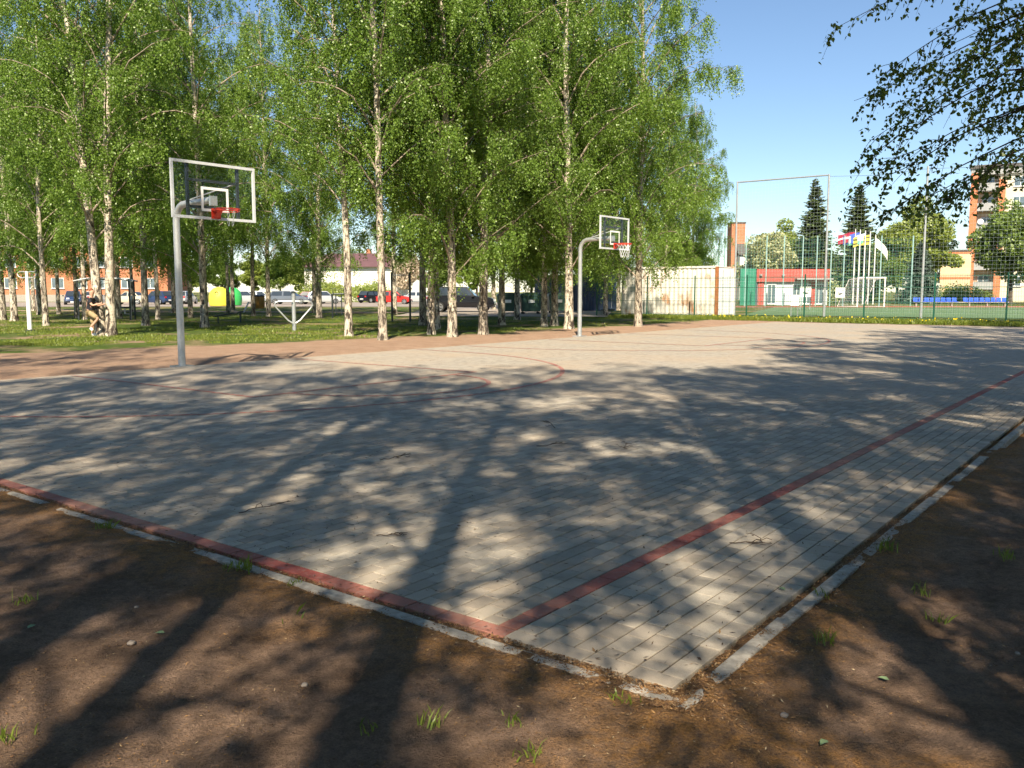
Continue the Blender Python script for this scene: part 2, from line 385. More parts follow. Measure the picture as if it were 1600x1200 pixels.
def paver_verts(a, b, c, d, z, tilt, bev):
    """top with a small chamfer; local to the court"""
    e = JN / 2; a += e; b -= e; c += e; d -= e
    vs_ = []
    for (x, y) in ((a, c), (b, c), (b, d), (a, d)): vs_.append((x, y, -0.03))
    for (x, y) in ((a, c), (b, c), (b, d), (a, d)): vs_.append((x, y, z - bev))
    for (x, y) in ((a + bev, c + bev), (b - bev, c + bev), (b - bev, d - bev), (a + bev, d - bev)): vs_.append((x, y, z))
    return vs_
PF = [(0,1,5,4),(1,2,6,5),(2,3,7,6),(3,0,4,7),(4,5,9,8),(5,6,10,9),(6,7,11,10),(7,4,8,11),(8,9,10,11)]
shared = {}
bulk = {False: ([], [], []), True: ([], [], [])}
for i, (a, b, c, d, red) in enumerate(P):
    red = bool(red)
    if i in single:
        key = (round(b - a, 3), round(d - c, 4), red)
        if key not in shared:
            me = bpy.data.meshes.new('paver'); me.from_pydata(paver_verts(-(b-a)/2, (b-a)/2, -(d-c)/2, (d-c)/2, 0, 0, 0.0025), [], PF); me.update()
            me.materials.append(M['paver_red_o'] if red else M['paver_o']); shared[key] = me
        o = link('paver', shared[key], court, ((a+b)/2, (c+d)/2, prng.normal(0, 0.0009)))
        o.rotation_euler = (prng.normal(0, 0.006), prng.normal(0, 0.005), prng.normal(0, 0.004))
    else:
        V_, F_, T_ = bulk[red]; base = len(V_)
        z = prng.normal(0, 0.0011); far = wx[i] ** 2 + wy[i] ** 2 > 170
        jf = min(0.0022, 0.00013 * math.hypot(wx[i], wy[i])) if far else 0.0; z = z * (0.2 if far else 0.6); pv = paver_verts(a - jf, b + jf, c - jf, d + jf, z, 0, 0.0004 if far else 0.0018)
        tv = 0.5 + (prng.random() - 0.5) * (0.35 if far else 1.0)
        if far:
            V_ += pv[:4] + pv[8:]; F_ += [tuple(base + k for k in f) for f in ((0,1,5,4),(1,2,6,5),(2,3,7,6),(3,0,4,7),(4,5,6,7))]; T_ += [tv] * 8
        else:
            V_ += pv; F_ += [tuple(base + k for k in f) for f in PF]; T_ += [tv] * 12
for red, nm in ((False, 'grey_pavers'), (True, 'red_pavers')):
    V_, F_, T_ = bulk[red]
    me = mesh_np(nm, V_, np.array(F_), [M['paver_red'] if red else M['paver']], tint=T_)
    tag(link(nm, me, court), kind='stuff')
# painted arcs and key lines of the two hoops
def arc_line(name, pts, w, z=0.0045):
    vs_ = []; n = len(pts)
    for i, p in enumerate(pts):
        a = pts[max(i-1, 0)]; b = pts[min(i+1, n-1)]; t = Vector((b[0]-a[0], b[1]-a[1])).normalized()
        vs_ += [(p[0] - t.y*w/2, p[1] + t.x*w/2, z), (p[0] + t.y*w/2, p[1] - t.x*w/2, z)]
    me = bpy.data.meshes.new(name); me.from_pydata(vs_, [], [(2*i, 2*i+1, 2*i+3, 2*i+2) for i in range(n-1)]); me.update(); me.materials.append(M['line'])
    return link(name, me, court)
for hu in (7.1, 21.85):
    hvv = 12.25
    th = [math.pi + k * math.pi / 60 for k in range(61)]
    arc_line('painted_arc', [(hu - 6.4, 13.4)] + [(hu + 6.4 * math.cos(a), hvv + 6.4 * math.sin(a)) for a in th] + [(hu + 6.4, 13.4)], 0.085)
    arc_line('painted_arc', [(hu + 1.8 * math.cos(a), 8.15 + 1.8 * math.sin(a)) for a in th], 0.08, 0.005)
    arc_line('painted_line', [(hu - 2.45, 13.4), (hu - 2.45, 8.2)], 0.08, 0.0052); arc_line('painted_line', [(hu + 2.45, 13.4), (hu + 2.45, 8.2)], 0.08, 0.0052)
    arc_line('painted_line', [(hu - 2.49, 8.15), (hu + 2.49, 8.15)], 0.08, 0.0058)

# kerb stones along the two near edges
kerb = empty('kerb', (CX, CY, 0), AN); tag(kerb, 'flush concrete kerb stones along the near court edges', kind='structure')
kme = {}
def kerb_stone(u0, u1, v0, v1):
    key = (round(u1-u0, 3), round(v1-v0, 3))
    if key not in kme:
        m_ = MB().box(-(u1-u0)/2, (u1-u0)/2, -(v1-v0)/2, (v1-v0)/2, -0.18, 0.0)
        kme[key] = m_.mesh('kerb_stone', M['concrete'], bevel=0.006)
    o = link('kerb_stone', kme[key], kerb, ((u0+u1)/2, (v0+v1)/2, -0.0005 + random.uniform(-0.006, 0.004)))
    o.rotation_euler = (random.uniform(-.01, .01), random.uniform(-.01, .01), random.uniform(-.006, .006))
for k in range(15): kerb_stone(-0.115, -0.05, -0.94 + k * 1.0 + 0.003, 0.06 + k * 1.0 - 0.003)
for k in range(30): kerb_stone(-0.046 + k * 1.0, 0.948 + k * 1.0, -0.94, -0.872)

# ------------------------------------------------------------------ trees
def np_tubes(paths, radii, sides):
    """many tubes at once; paths list of (n,3) arrays"""
    V_, F_ = [], []; base = 0
    for p, r in zip(paths, radii):
        p = np.asarray(p); n = len(p)
        t = np.gradient(p, axis=0); t /= np.linalg.norm(t, axis=1)[:, None] + 1e-9
        ref = np.where(np.abs(t[:, 2:3]) > 0.92, np.array([[1., 0, 0]]), np.array([[0, 0, 1.]]))
        a = np.cross(t, ref); a /= np.linalg.norm(a, axis=1)[:, None] + 1e-9; b = np.cross(t, a)
        ang = np.arange(sides) * 2 * math.pi / sides
        ring = p[:, None, :] + (a[:, None, :] * np.cos(ang)[None, :, None] + b[:, None, :] * np.sin(ang)[None, :, None]) * np.asarray(r)[:, None, None]
        V_.append(ring.reshape(-1, 3))
        i, k = np.meshgrid(np.arange(n - 1), np.arange(sides), indexing='ij')
        q0 = (i * sides + k).ravel(); q1 = (i * sides + (k + 1) % sides).ravel()
        F_.append(np.stack([q0, q1, q1 + sides, q0 + sides], 1) + base); base += n * sides
    return np.concatenate(V_), np.concatenate(F_)
def leaves_mesh(name, pos, size, r, mat, aspect=0.72, down=0.35, shape=4):
    """a leaf blade at each point: kite of 4 (or pointed oval of 6) vertices"""
    n = len(pos)
    ax = r.normal(0, 1, (n, 3)); ax[:, 2] -= down * 2; ax /= np.linalg.norm(ax, axis=1)[:, None]
    sd_ = np.cross(ax, r.normal(0, 1, (n, 3))); sd_ /= np.linalg.norm(sd_, axis=1)[:, None] + 1e-9
    L = size * r.uniform(0.7, 1.3, n)[:, None]; W = L * aspect
    if shape == 4:
        pts = [pos, pos + ax * L * 0.42 + sd_ * W * 0.5, pos + ax * L, pos + ax * L * 0.42 - sd_ * W * 0.5]
    else:
        nrm = np.cross(ax, sd_)
        pts = [pos, pos + ax*L*0.22 + sd_*W*0.42 + nrm*L*.04, pos + ax*L*0.5 + sd_*W*0.40 + nrm*L*.05, pos + ax*L, pos + ax*L*0.5 - sd_*W*0.40 + nrm*L*.05, pos + ax*L*0.22 - sd_*W*0.42 + nrm*L*.04]
    k = len(pts); v = np.stack(pts, 1).reshape(-1, 3)
    f = np.arange(n * k).reshape(n, k)
    tint = np.repeat(np.clip(r.normal(0.5, 0.24, n), 0, 1), k)
    return mesh_np(name, v, f, [mat], tint=tint)
def stem_path(r, H, lean=0.03, wob=0.25, n=18, x0=0.0, y0=0.0, tilt=(0, 0)):
    t = np.linspace(0, 1, n); p = np.zeros((n, 3)); p[:, 2] = t * H
    for ax in (0, 1):
        a1, a2 = r.uniform(0, 6.28, 2)
        p[:, ax] = (x0, y0)[ax] + tilt[ax] * H * t + wob * (np.sin(t * 5 + a1) - math.sin(a1)) * t + 0.3 * wob * (np.sin(t * 13 + a2) - math.sin(a2)) * t
    return p, t
def birch(seed, H=18, r0=0.15, base=2.6, spread=0.17, nlimb=46, leafsize=0.069, stems=((0, 0, 0, 0),), dens=1.0, leafmat='leaf', shape=4, hang=1.0):
    """returns meshes (trunk, limbs, crown)"""
    r = np.random.default_rng(seed)
    tp, tr_, lp, lr, leaf = [], [], [], [], []
    for (sx, sy, tx, ty) in stems:
        p, t = stem_path(r, H * r.uniform(0.94, 1.03), wob=0.22, x0=sx, y0=sy, tilt=(tx, ty))
        rad = r0 * ((1 - t) ** 0.85 * 0.94 + 0.05); rad[0] *= 1.55; rad[1] *= 1.08
        extra = p[0] + (p[1] - p[0]) * 0.28
        p2 = np.insert(p, 1, extra, 0); rad2 = np.insert(rad, 1, rad[1] * 1.08)
        p2[0, 2] = -0.12
        tp.append(p2); tr_.append(rad2)
        nl = int(nlimb / len(stems) ** 0.5)
        for i in range(nl):
            f = base / H + (0.97 - base / H) * ((i + r.uniform(0, 0.9)) / nl) ** 1.05
            k = f * (len(p) - 1); i0 = min(int(k), len(p) - 2); o = p[i0] * (1 - (k - i0)) + p[i0 + 1] * (k - i0)
            az = i * 2.399 + r.uniform(-.5, .5)
            rel_ = (f - base / H) / (1 - base / H)
            L = H * spread * (0.55 + 0.9 * math.sin(math.pi * min(1, rel_ * 0.85 + 0.18)) ** 1.2) * r.uniform(0.65, 1.15) * (1 - rel_) ** 0.45 + 0.5
            el0 = R(r.uniform(42, 70)); el1 = R(r.uniform(-45, 25))
            m = 8; s = np.linspace(0, 1, m); el = el0 + (el1 - el0) * s ** 1.3
            step = L / (m - 1); d = np.stack([np.cos(el) * math.cos(az), np.cos(el) * math.sin(az), np.sin(el)], 1)
            q_ = o + np.concatenate([[np.zeros(3)], np.cumsum(d[:-1] * step, 0)]) + np.concatenate([[np.zeros(3)], np.cumsum(r.normal(0, 0.03, (m - 1, 3)), 0)])
            lr0 = min(0.036, 0.008 + 0.0075 * L) * r.uniform(0.6, 1.2)
            lp.append(q_); lr.append(lr0 * (1 - s) ** 0.8 + 0.004)
            nb = max(4, int(L * 5.6 * dens))
            for b in range(nb):
                g_ = r.uniform(0.16, 1.0); kk = g_ * (m - 1); j0 = min(int(kk), m - 2); bo = q_[j0] + (q_[j0 + 1] - q_[j0]) * (kk - j0)
                baz = az + r.normal(0, 1.1); bl = r.uniform(0.35, 1.15) * (1.15 - 0.4 * g_) * min(1, L / 2 + .3)
                bel0 = r.uniform(-0.3, 0.6); mm = 4; bs = np.linspace(0, 1, mm); be = bel0 - bs * r.uniform(0.7, 1.6) * hang
                bd = np.stack([np.cos(be) * math.cos(baz), np.cos(be) * math.sin(baz), np.sin(be)], 1)
                bq = bo + np.concatenate([[np.zeros(3)], np.cumsum(bd[:-1] * bl / (mm - 1), 0)])
                lp.append(bq); lr.append(np.array([0.007, 0.006, 0.004, 0.002]))
                nt = 4
                for w in range(nt):
                    # hanging twig with its leaves
                    h_ = r.uniform(0.3, 1.0); k2 = h_ * (mm - 1); c0 = min(int(k2), mm - 2); to = bq[c0] + (bq[c0 + 1] - bq[c0]) * (k2 - c0)
                    tl = r.uniform(0.25, 1.0) * hang; nle = int(9 + tl * 23 * min(1, dens))
                    ss = r.uniform(0, 1, nle); ta = r.uniform(0, 6.28); out = 0.34 * tl
                    lx = to[0] + math.cos(ta) * out * ss + r.normal(0, 0.04, nle); ly = to[1] + math.sin(ta) * out * ss + r.normal(0, 0.05, nle)
                    lz = to[2] - tl * ss ** 1.2 + r.normal(0, 0.04, nle)
                    leaf.append(np.stack([lx, ly, lz], 1))
    leaf = np.concatenate(leaf)
    tv, tf = np_tubes(tp, tr_, 10); lv, lf = np_tubes(lp, lr, 3)
    big = [(a, b) for a, b in zip(lp, lr) if len(a) == 8]
    bv, bf = np_tubes([a for a, _ in big], [b for _, b in big], 5)
    sm = [(a, b) for a, b in zip(lp, lr) if len(a) != 8]
    sv, sf = np_tubes([a for a, _ in sm], [b for _, b in sm], 3)
    n_b = len(bv)
    limbs = mesh_np('branches', np.concatenate([bv, sv]), np.concatenate([bf, sf + n_b]), [M['limb_bark'], M['twig']], np.concatenate([np.zeros(len(bf)), np.ones(len(sf))]), smooth=True)
    return (mesh_np('trunk', tv, tf, [M['bark']], smooth=True), limbs, leaves_mesh('crown', leaf, leafsize, r, M[leafmat], shape=shape, down=0.5))
def make_tree(name, meshes, label, group, loc, rotz=0, scale=1.0, cat='tree'):
    o = empty(name, (loc[0], loc[1], 0), rotz); o.scale = (scale, scale, scale) if not hasattr(scale, '__len__') else scale
    tag(o, label, cat, group)
    for nm, me in zip(('trunk', 'branches', 'crown'), meshes):
        if me is not None: link(nm, me, o)
    return o
BV = [birch(21, 18, 0.145, 2.5, 0.165, 48), birch(22, 19, 0.155, 2.9, 0.155, 48), birch(23, 17, 0.13, 2.3, 0.17, 48), birch(24, 19.5, 0.16, 1.9, 0.175, 54, hang=1.05)]
BV_fork = birch(25, 18, 0.16, 3.2, 0.16, 58, stems=((-0.17, 0, -0.06, 0.02), (0.16, 0.03, 0.012, -0.01)))
BV_high = birch(29, 20, 0.17, 7.0, 0.15, 34, dens=0.8)
BV_shade = birch(30, 19, 0.16, 4.2, 0.16, 34, dens=0.75)
BV_bare = birch(26, 18, 0.125, 3.9, 0.14, 42)
BV_low = birch(27, 19, 0.15, 1.7, 0.185, 60, dens=1.12, hang=1.15)
GB = 'birch trees behind the court'
birches = [
    # px, py of the foot, variant, turn, scale, label
    (5, 500, 1, 0.3, 1.0, 'dark birch trunk at the left picture edge'),
    (22, 494, 5, 1.3, 0.95, 'slim birch just right of the leftmost dark trunk'),
    (62, 492, 0, 2.2, 1.0, 'shaded birch directly behind the white twin arm post'),
    (72, 509, 2, 0.9, 0.95, 'nearer grey birch just right of the white twin arm post'),
    (92, 491, 5, 3.9, 1.0, 'slim dark birch left of the blue parked car'),
    (120, 497, 2, 4.4, 0.9, 'thin birch in front of the blue parked car'),
    (133, 500, 5, 5.2, 0.95, 'dark birch behind the person at left'),
    (186, 498, 0, 0.2, 1.0, 'shaded birch right behind the twin stemmed birch'),
    (208, 487, 5, 1.9, 1.05, 'distant slim birch before the cream car'),
    (228, 509, 1, 2.8, 0.95, 'birch with pale flared foot left of the near hoop pole'),
    (247, 499, 5, 0.6, 0.9, 'thin shaded birch just left of the near hoop pole'),
    (272, 489, 0, 4.9, 1.0, 'distant birch hidden behind the near hoop pole'),
    (298, 496, 2, 3.3, 1.0, 'birch close behind the near hoop pole on its right'),
    (320, 512, 3, 1.1, 0.98, 'stout birch with mossy foot right of the near hoop pole'),
    (357, 489, 5, 2.5, 1.0, 'dark birch in front of the yellow recycling dome'),
    (396, 494, 5, 4.1, 1.02, 'birch beside the brown litter bins'),
    (420, 495, 2, 5.7, 1.05, 'straight dark birch left of the grey estate car'),
    (545, 526, 5, 0.4, 1.0, 'slender pale birch right of the chest press station'),
    (598, 531, 5, 2.0, 1.05, 'white birch nearest the court left of the pull-up bar'),
    (661, 508, 1, 3.0, 1.0, 'rear birch of the tight clump by the pull-up bar'),
    (674, 523, 5, 5.0, 1.0, 'front birch of the tight clump by the pull-up bar'),
    (682, 515, 2, 1.5, 1.0, 'right hand birch of the tight clump by the pull-up bar'),
    (707, 526, 6, 0.0, 1.0, 'thick leaning birch in front of the black off-road car'),
    (755, 523, 3, 2.7, 0.95, 'dark footed birch right of the black off-road car'),
    (784, 508, 6, 4.0, 0.95, 'shaded birch before the left waste container'),
    (808, 500, 0, 5.5, 1.0, 'birch between the two dark waste containers'),
    (850, 510, 6, 3.6, 0.9, 'thin white footed birch before the green bins'),
    (866, 509, 1, 1.0, 1.0, 'birch left of the far hoop with shaded trunk'),
    (889, 514, 3, 5.9, 1.05, 'sunlit leaning birch beside the far hoop pole'),
    (946, 494, 6, 2.3, 0.9, 'birch in front of the navy container'),
    (997, 510, 6, 0.8, 1.02, 'last birch of the row before the rusty white container'),
    (1040, 488, 3, 4.6, 0.92, 'leafy birch behind the rusty white container'),
    (1078, 487, 6, 2.9, 0.80, 'low hanging birch at the right end of the grove'),
]
ALLV = BV + [None, BV_bare, BV_low, BV_high, BV_shade]
for px, py, k, rz, s, lab in birches:
    make_tree('birch_tree', ALLV[k], lab, GB, G(px, py), rz, s)
make_tree('birch_tree', BV_fork, 'large twin stemmed birch with the person beside it', GB, G(166, 525), 0.0, 1.0)
# further birches filling the grove behind
for i, (x, y, k, s, lab) in enumerate([(-25, 44, 3, 1.0, 'shadowy birch behind the two leftmost birch trunks'), (-19, 50, 6, 1.0, 'background birch seen just left of the near backboard'), (-11, 50, 3, 1.0, 'background birch above the air walker frame'), (-7.5, 56, 1, 1.0, 'background birch rising behind the left pull-up post'), (4.5, 58, 6, 1.0, 'background birch behind the far hoop pole'), (-27, 57, 3, 1.0, 'background birch behind the twin stemmed birch'), (-21, 66, 1, 1.0, 'background birch beside the green recycling dome'), (-36, 66, 2, 1.05, 'background birch at far left before the orange brick block'), (-13.5, 60, 3, 0.95, 'background birch left of the white house'), (2.5, 66, 6, 1.05, 'background birch behind the middle waste container'), (-1.5, 72, 3, 1.1, 'background birch behind the leftmost waste container'), (8.5, 70, 6, 1.05, 'background birch behind the navy container'), (12, 66, 3, 0.85, 'background birch at the right end of the grove behind the white container')]):
    make_tree('birch_tree', ALLV[k], lab, 'birches at the back of the grove', (x, y), i * 1.7, s)
# the birches beside and behind the viewer: they shade the court
for i, (x, y, k, s) in enumerate([(-0.75, -3.2, 7, 1.0), (-2.35, -2.2, 7, 0.92), (1.5, -3.2, 8, 1.05), (3.9, -1.4, 6, 0.92), (-1.9, -5.4, 8, 1.0), (3.0, -4.2, 8, 1.0), (-6.6, -1.6, 3, 1.05), (6.6, 0.2, 3, 1.05), (-4.6, -4.4, 8, 1.1), (-10.6, 2.2, 8, 1.05), (-14.5, 6.5, 3, 0.9), (10.9, 4.2, 6, 1.05), (13.9, 10.6, 3, 1.1), (17.9, 15.2, 3, 1.1), (11.8, 7.4, 8, 1.1), (22.0, 19.5, 3, 1.1), (27.0, 24.5, 8, 1.1)]):
    make_tree('birch_tree', ALLV[k], 'tall birch beside the court standing outside the picture', 'birches shading the court from outside the picture', (x, y), i * 2.1 + 0.5, s)

# ------------------------------------------------------------------ basketball hoops
def hoop(u, v, label, net_ok):
    x, y = CU(u, v); o = empty('basketball_hoop', (x, y, 0), AN)         # local: +x along u, -y towards the court
    tag(o, label, 'basketball hoop', 'basketball hoops on the court edge')
    zt = 3.2
    pts = [(0, 0, -0.1), (0, 0, 1.5), (0, 0, zt - 0.32)] + [(0, -0.32 * (1 - math.cos(a)), zt - 0.32 + 0.32 * math.sin(a)) for a in [k * math.pi / 16 for k in range(1, 8)]] + [(0, -0.36, zt), (0, -1.22, zt + 0.02)]
    MB().tube(pts, [0.072, 0.069, 0.066] + [0.066] * 9, 14).build('pole', M['galv'], o, smooth=True)
    MB().box(-0.17, 0.17, -0.17, 0.17, -0.02, 0.012).build('base_plate', M['galv'], o)
    yb = -1.32; z0, z1 = 2.84, 3.89; w = 0.9
    fr = MB()
    for (a, b, c, d) in ((-w, w, z0, z0 + .05), (-w, w, z1 - .05, z1), (-w, -w + .05, z0 + .05, z1 - .05), (w - .05, w, z0 + .05, z1 - .05)):
        fr.box(a, b, yb - 0.02, yb + 0.02, c, d)
    fr.build('backboard_frame', M['frame_grey'], o)
    MB().add([(-w + .05, yb, z0 + .05), (w - .05, yb, z0 + .05), (w - .05, yb, z1 - .05), (-w + .05, yb, z1 - .05)], [(0, 1, 2, 3)]).build('backboard_pane', M['acrylic'], o)
    tg = MB(); a, c, d = 0.295, z0 + 0.15, z0 + 0.60
    for (p, q_, r_, s_) in ((-a, a, c, c + .05), (-a, a, d - .05, d), (-a, -a + .05, c + .05, d - .05), (a - .05, a, c + .05, d - .05)):
        tg.box(p, q_, yb - 0.011, yb - 0.0075, r_, s_)
    tg.build('target_square', M['white_paint'], o)
    bf = MB()
    for sx in (-0.54, 0.54): bf.box(sx - .025, sx + .025, yb + .025, yb + .075, z0 + .03, z1 - .03)
    bf.box(-.51, .51, yb + .03, yb + .07, z1 - .36, z1 - .31); bf.box(-.51, .51, yb + .03, yb + .07, z0 + .2, z0 + .25)
    bf.build('rear_frame', M['dark_steel'], o)
    MB().box(-0.075, 0.075, -1.24, yb + .028, zt - 0.09, zt + 0.09).build('mounting_plate', M['galv'], o)
    for sx in (-1, 1): MB().tube([(0, -0.4, zt + .06), (sx * 0.50, yb + .06, z1 - .33)], 0.011, 6).build('brace_rod', M['galv'], o)
    zr = 3.02; cy = yb - 0.15 - 0.23
    rim = MB(); rim.tube([(0.23 * math.cos(k * math.pi / 14), cy + 0.23 * math.sin(k * math.pi / 14), zr) for k in range(29)], 0.011, 6, False)
    rim.tube([(0.225 * math.cos(k * math.pi / 14), cy + 0.225 * math.sin(k * math.pi / 14), zr - .035) for k in range(29)], 0.005, 5, False)
    for k in range(12):
        c_, s_ = math.cos(k * math.pi / 6), math.sin(k * math.pi / 6); rim.tube([(0.23 * c_, cy + .23 * s_, zr), (0.225 * c_, cy + .225 * s_, zr - .035)], 0.004, 4)
    ro = rim.build('rim', M['red_steel'], o, smooth=True)
    MB().box(-.1, .1, yb - .16, yb - .024, zr - .012, zr + .012).box(-.1, .1, yb - .034, yb - .024, zr - .16, zr + .03).add([(-.07, yb-.034, zr-.14), (.07, yb-.034, zr-.14), (.05, yb-.17, zr-.02), (-.05, yb-.17, zr-.02)], [(0, 1, 2, 3)]).build('rim_bracket', M['red_steel'], ro)
    nt = MB(); L = 12; rr = np.random.default_rng(int(u))
    for k in range(L):
        for dr in (-1, 1):
            pts = []
            for j in range(7):
                f = j / 6; a = (k + dr * f * 2.0) * 2 * math.pi / L; rad = 0.222 - 0.10 * f ** 0.7
                pts.append((rad * math.cos(a), cy + rad * math.sin(a), zr - 0.02 - 0.42 * f))
            if not net_ok:                                   # torn: only a few strands hang from the rim, gathered
                if k not in (8, 9): continue
                a = k * 2 * math.pi / L; pts = [(0.222 * math.cos(a) * (1 - .4 * j / 6) + 0.02 * dr * math.sin(j), cy + 0.222 * math.sin(a) * (1 - .3 * j / 6), zr - .02 - 0.05 * j) for j in range(7)]
            nt.tube(pts, 0.0045, 3, False)
    nt.build('net', M['net_white'], ro)
    return o
def acrylic():
    t = NT('clear_acrylic'); tr = t.n('ShaderNodeBsdfTransparent'); tr.inputs[0].default_value = (0.93, 0.95, 0.94, 1)
    gl = t.n('ShaderNodeBsdfGlossy'); gl.inputs['Roughness'].default_value = 0.08; fr = t.n('ShaderNodeFresnel'); fr.inputs[0].default_value = 1.45
    mx = t.n('ShaderNodeMixShader'); mx.inputs[0].default_value = 0.045; t.l(tr.outputs[0], mx.inputs[1]); t.l(gl.outputs[0], mx.inputs[2]); t.l(mx.outputs[0], t.out.inputs[0]); return t.m
M['acrylic'] = acrylic()
hoop(7.0, 13.72, 'near basketball hoop with torn net and red rim on the left', False)
hoop(21.85, 13.85, 'far basketball hoop with hanging white net before the birches', True)

# ------------------------------------------------------------------ fence, ball stop nets
def line_v(px, u):            # v on the court line u=const that is seen at column px
    k = (px - 800) / F_PX
    # x = k*y  ->  CX+u*UX-v*UY = k*(CY+u*UY+v*UX)
    return (CX + u * UX - k * (CY + u * UY)) / (UY + k * UX)
FU = 42.8
fence = empty('mesh_fence', (CX, CY, 0), AN); tag(fence, 'green welded mesh fence between the court and the football field', 'fence')
fpx = [932, 1010, 1084, 1165, 1255, 1348, 1457, 1570, 1690]
fv = [line_v(p, FU) for p in fpx]
post_me = MB().box(-.03, .03, -.03, .03, -0.05, 2.38).mesh('post', M['fence_green'])
for v in fv: link('post', post_me, fence, (FU, v, 0))
for a, b in zip(fv[:-1], fv[1:]):
    m_ = MB(); lo, hi = min(a, b) + .04, max(a, b) - .04; n = int((hi - lo) / 0.10)
    for k in range(n + 1):
        y = lo + (hi - lo) * k / n; m_.box(-.003, .003, y - .003, y + .003, 0.06, 2.3)
    for k in range(12): m_.box(-.0085, -.0035, lo, hi, 0.08 + k * 0.2 - .003, 0.08 + k * 0.2 + .003)
    for z in (0.18, 0.95, 1.7, 2.22): m_.box(-.014, -.009, lo, hi, z - .012, z + .012)
    m_.build('mesh_panel', M['fence_green'], fence, (FU, 0, 0))
def net_mesh(w, h, cell, r_, mat, name='net', sag=0.0):
    m_ = MB()
    for k in range(int(w / cell) + 1): m_.tube([(k * cell, 0, 0), (k * cell, 0, h)], r_, 3, False)
    for k in range(int(h / cell) + 1): m_.tube([(0, 0, k * cell), (w / 2, 0, k * cell - sag * k * cell / h), (w, 0, k * cell)], r_, 3, False)
    return m_.mesh(name, mat)
# tall ball stop behind the near fence
BS_U = 49.3
bsv = [line_v(p, BS_U) for p in (1146, 1286, 1437, 1640)]
bs = empty('ball_stop_net', (CX, CY, 0), AN); tag(bs, 'tall grey framed ball stop net beside the white container', 'ball stop net')
for i, v in enumerate(bsv):
    MB().tube([(0, 0, -0.05), (0, 0, 4.0), (0, 0, 8.25)], [0.075, 0.065, 0.055], 10).build('post', M['galv'], bs, (BS_U, v, 0), smooth=True)
MB().tube([(BS_U, bsv[0] + .05, 8.2), (BS_U, bsv[1] - .05, 8.2)], 0.045, 8).build('top_bar', M['galv'], bs)
MB().tube([(BS_U, bsv[1], 8.12), (BS_U, (bsv[1] + bsv[2]) / 2, 7.98), (BS_U, bsv[2], 8.12), (BS_U, (bsv[2]+bsv[3])/2, 7.98), (BS_U, bsv[3], 8.12)], 0.008, 4).build('cable', M['dark_steel'], bs)
for a, b in zip(bsv[:-1], bsv[1:]):
    o = link('net', net_mesh(abs(a - b), 7.8, 0.20, 0.0022, M['net_grey']), bs, (BS_U, b, 0.3), math.pi / 2)
# second ball stop on the far side of the field
fs = empty('far_ball_stop', (0, 0, 0)); tag(fs, 'far ball stop net on pale green posts before the red pavilion', 'ball stop net')
fx = [DX(p, 88) for p in (1120, 1162, 1194, 1221, 1250, 1272, 1294, 1314, 1371, 1420)]
pm = MB().tube([(0, 0, -.05), (0, 0, 7.0)], 0.06, 8).mesh('post', M['teal_post'], smooth=True)
for x in fx: link('post', pm, fs, (x, 88, 0))
for a, b in zip(fx[:-1], fx[1:]): link('net', net_mesh(b - a, 6.6, 0.28, 0.006, M['net_green']), fs, (a, 88, 0.2))
gs = empty('side_ball_stop', (0, 0, 0)); tag(gs, 'green net between two pale posts above the white container', 'ball stop net')
for px, zt in ((1097, 7.1), (1129, 7.1)): MB().tube([(0, 0, -.05), (0, 0, zt)], 0.055, 8).build('post', M['teal_post'], gs, (DX(px, 70), 70, 0), smooth=True)
link('net', net_mesh(DX(1129, 70) - DX(1097, 70), 6.8, 0.2, 0.007, M['net_green']), gs, (DX(1097, 70), 70, 0.2))

# ------------------------------------------------------------------ containers and bins
def rust_white():
    t = NT('rusty_white_paint'); c = t.coord(); n = t.noise(t.mapping(c, (0.9, 0.9, 0.5)), 1.1, 6, 0.65); n2 = t.noise(t.mapping(c, (6, 6, 0.8)), 1.0, 5, 0.7)
    s = t.n('ShaderNodeSeparateXYZ'); t.l(c, s.inputs[0])
    base = t.mix(t.ramp(n2, [(0.4, 0), (0.7, 0.35)]), (0.72, 0.70, 0.64), (0.60, 0.50, 0.33))
    m_ = t.ramp(n, [(0.53, 0), (0.63, 1)]); m_ = t.math('MULTIPLY', m_, t.ramp(n2, [(0.3, 0.3), (0.6, 1.0)]))
    t.set(t.mix(m_, base, (0.36, 0.15, 0.05)), 0.75, 0, 0.3); return t.m
M['rust_white'] = rust_white(); M['rust'] = simple('rust', (0.36, 0.14, 0.05), 0.85, 0, 0.3, 5)
M['white_steel'] = simple('clean_white_steel', (0.80, 0.80, 0.78), 0.5, 0, 0.05, 3)
M['navy'] = simple('navy_steel', (0.035, 0.055, 0.11), 0.55, 0, 0.2, 3); M['bin_green'] = simple('dark_green_plastic', (0.022, 0.06, 0.048), 0.5, 0, 0.2, 4)
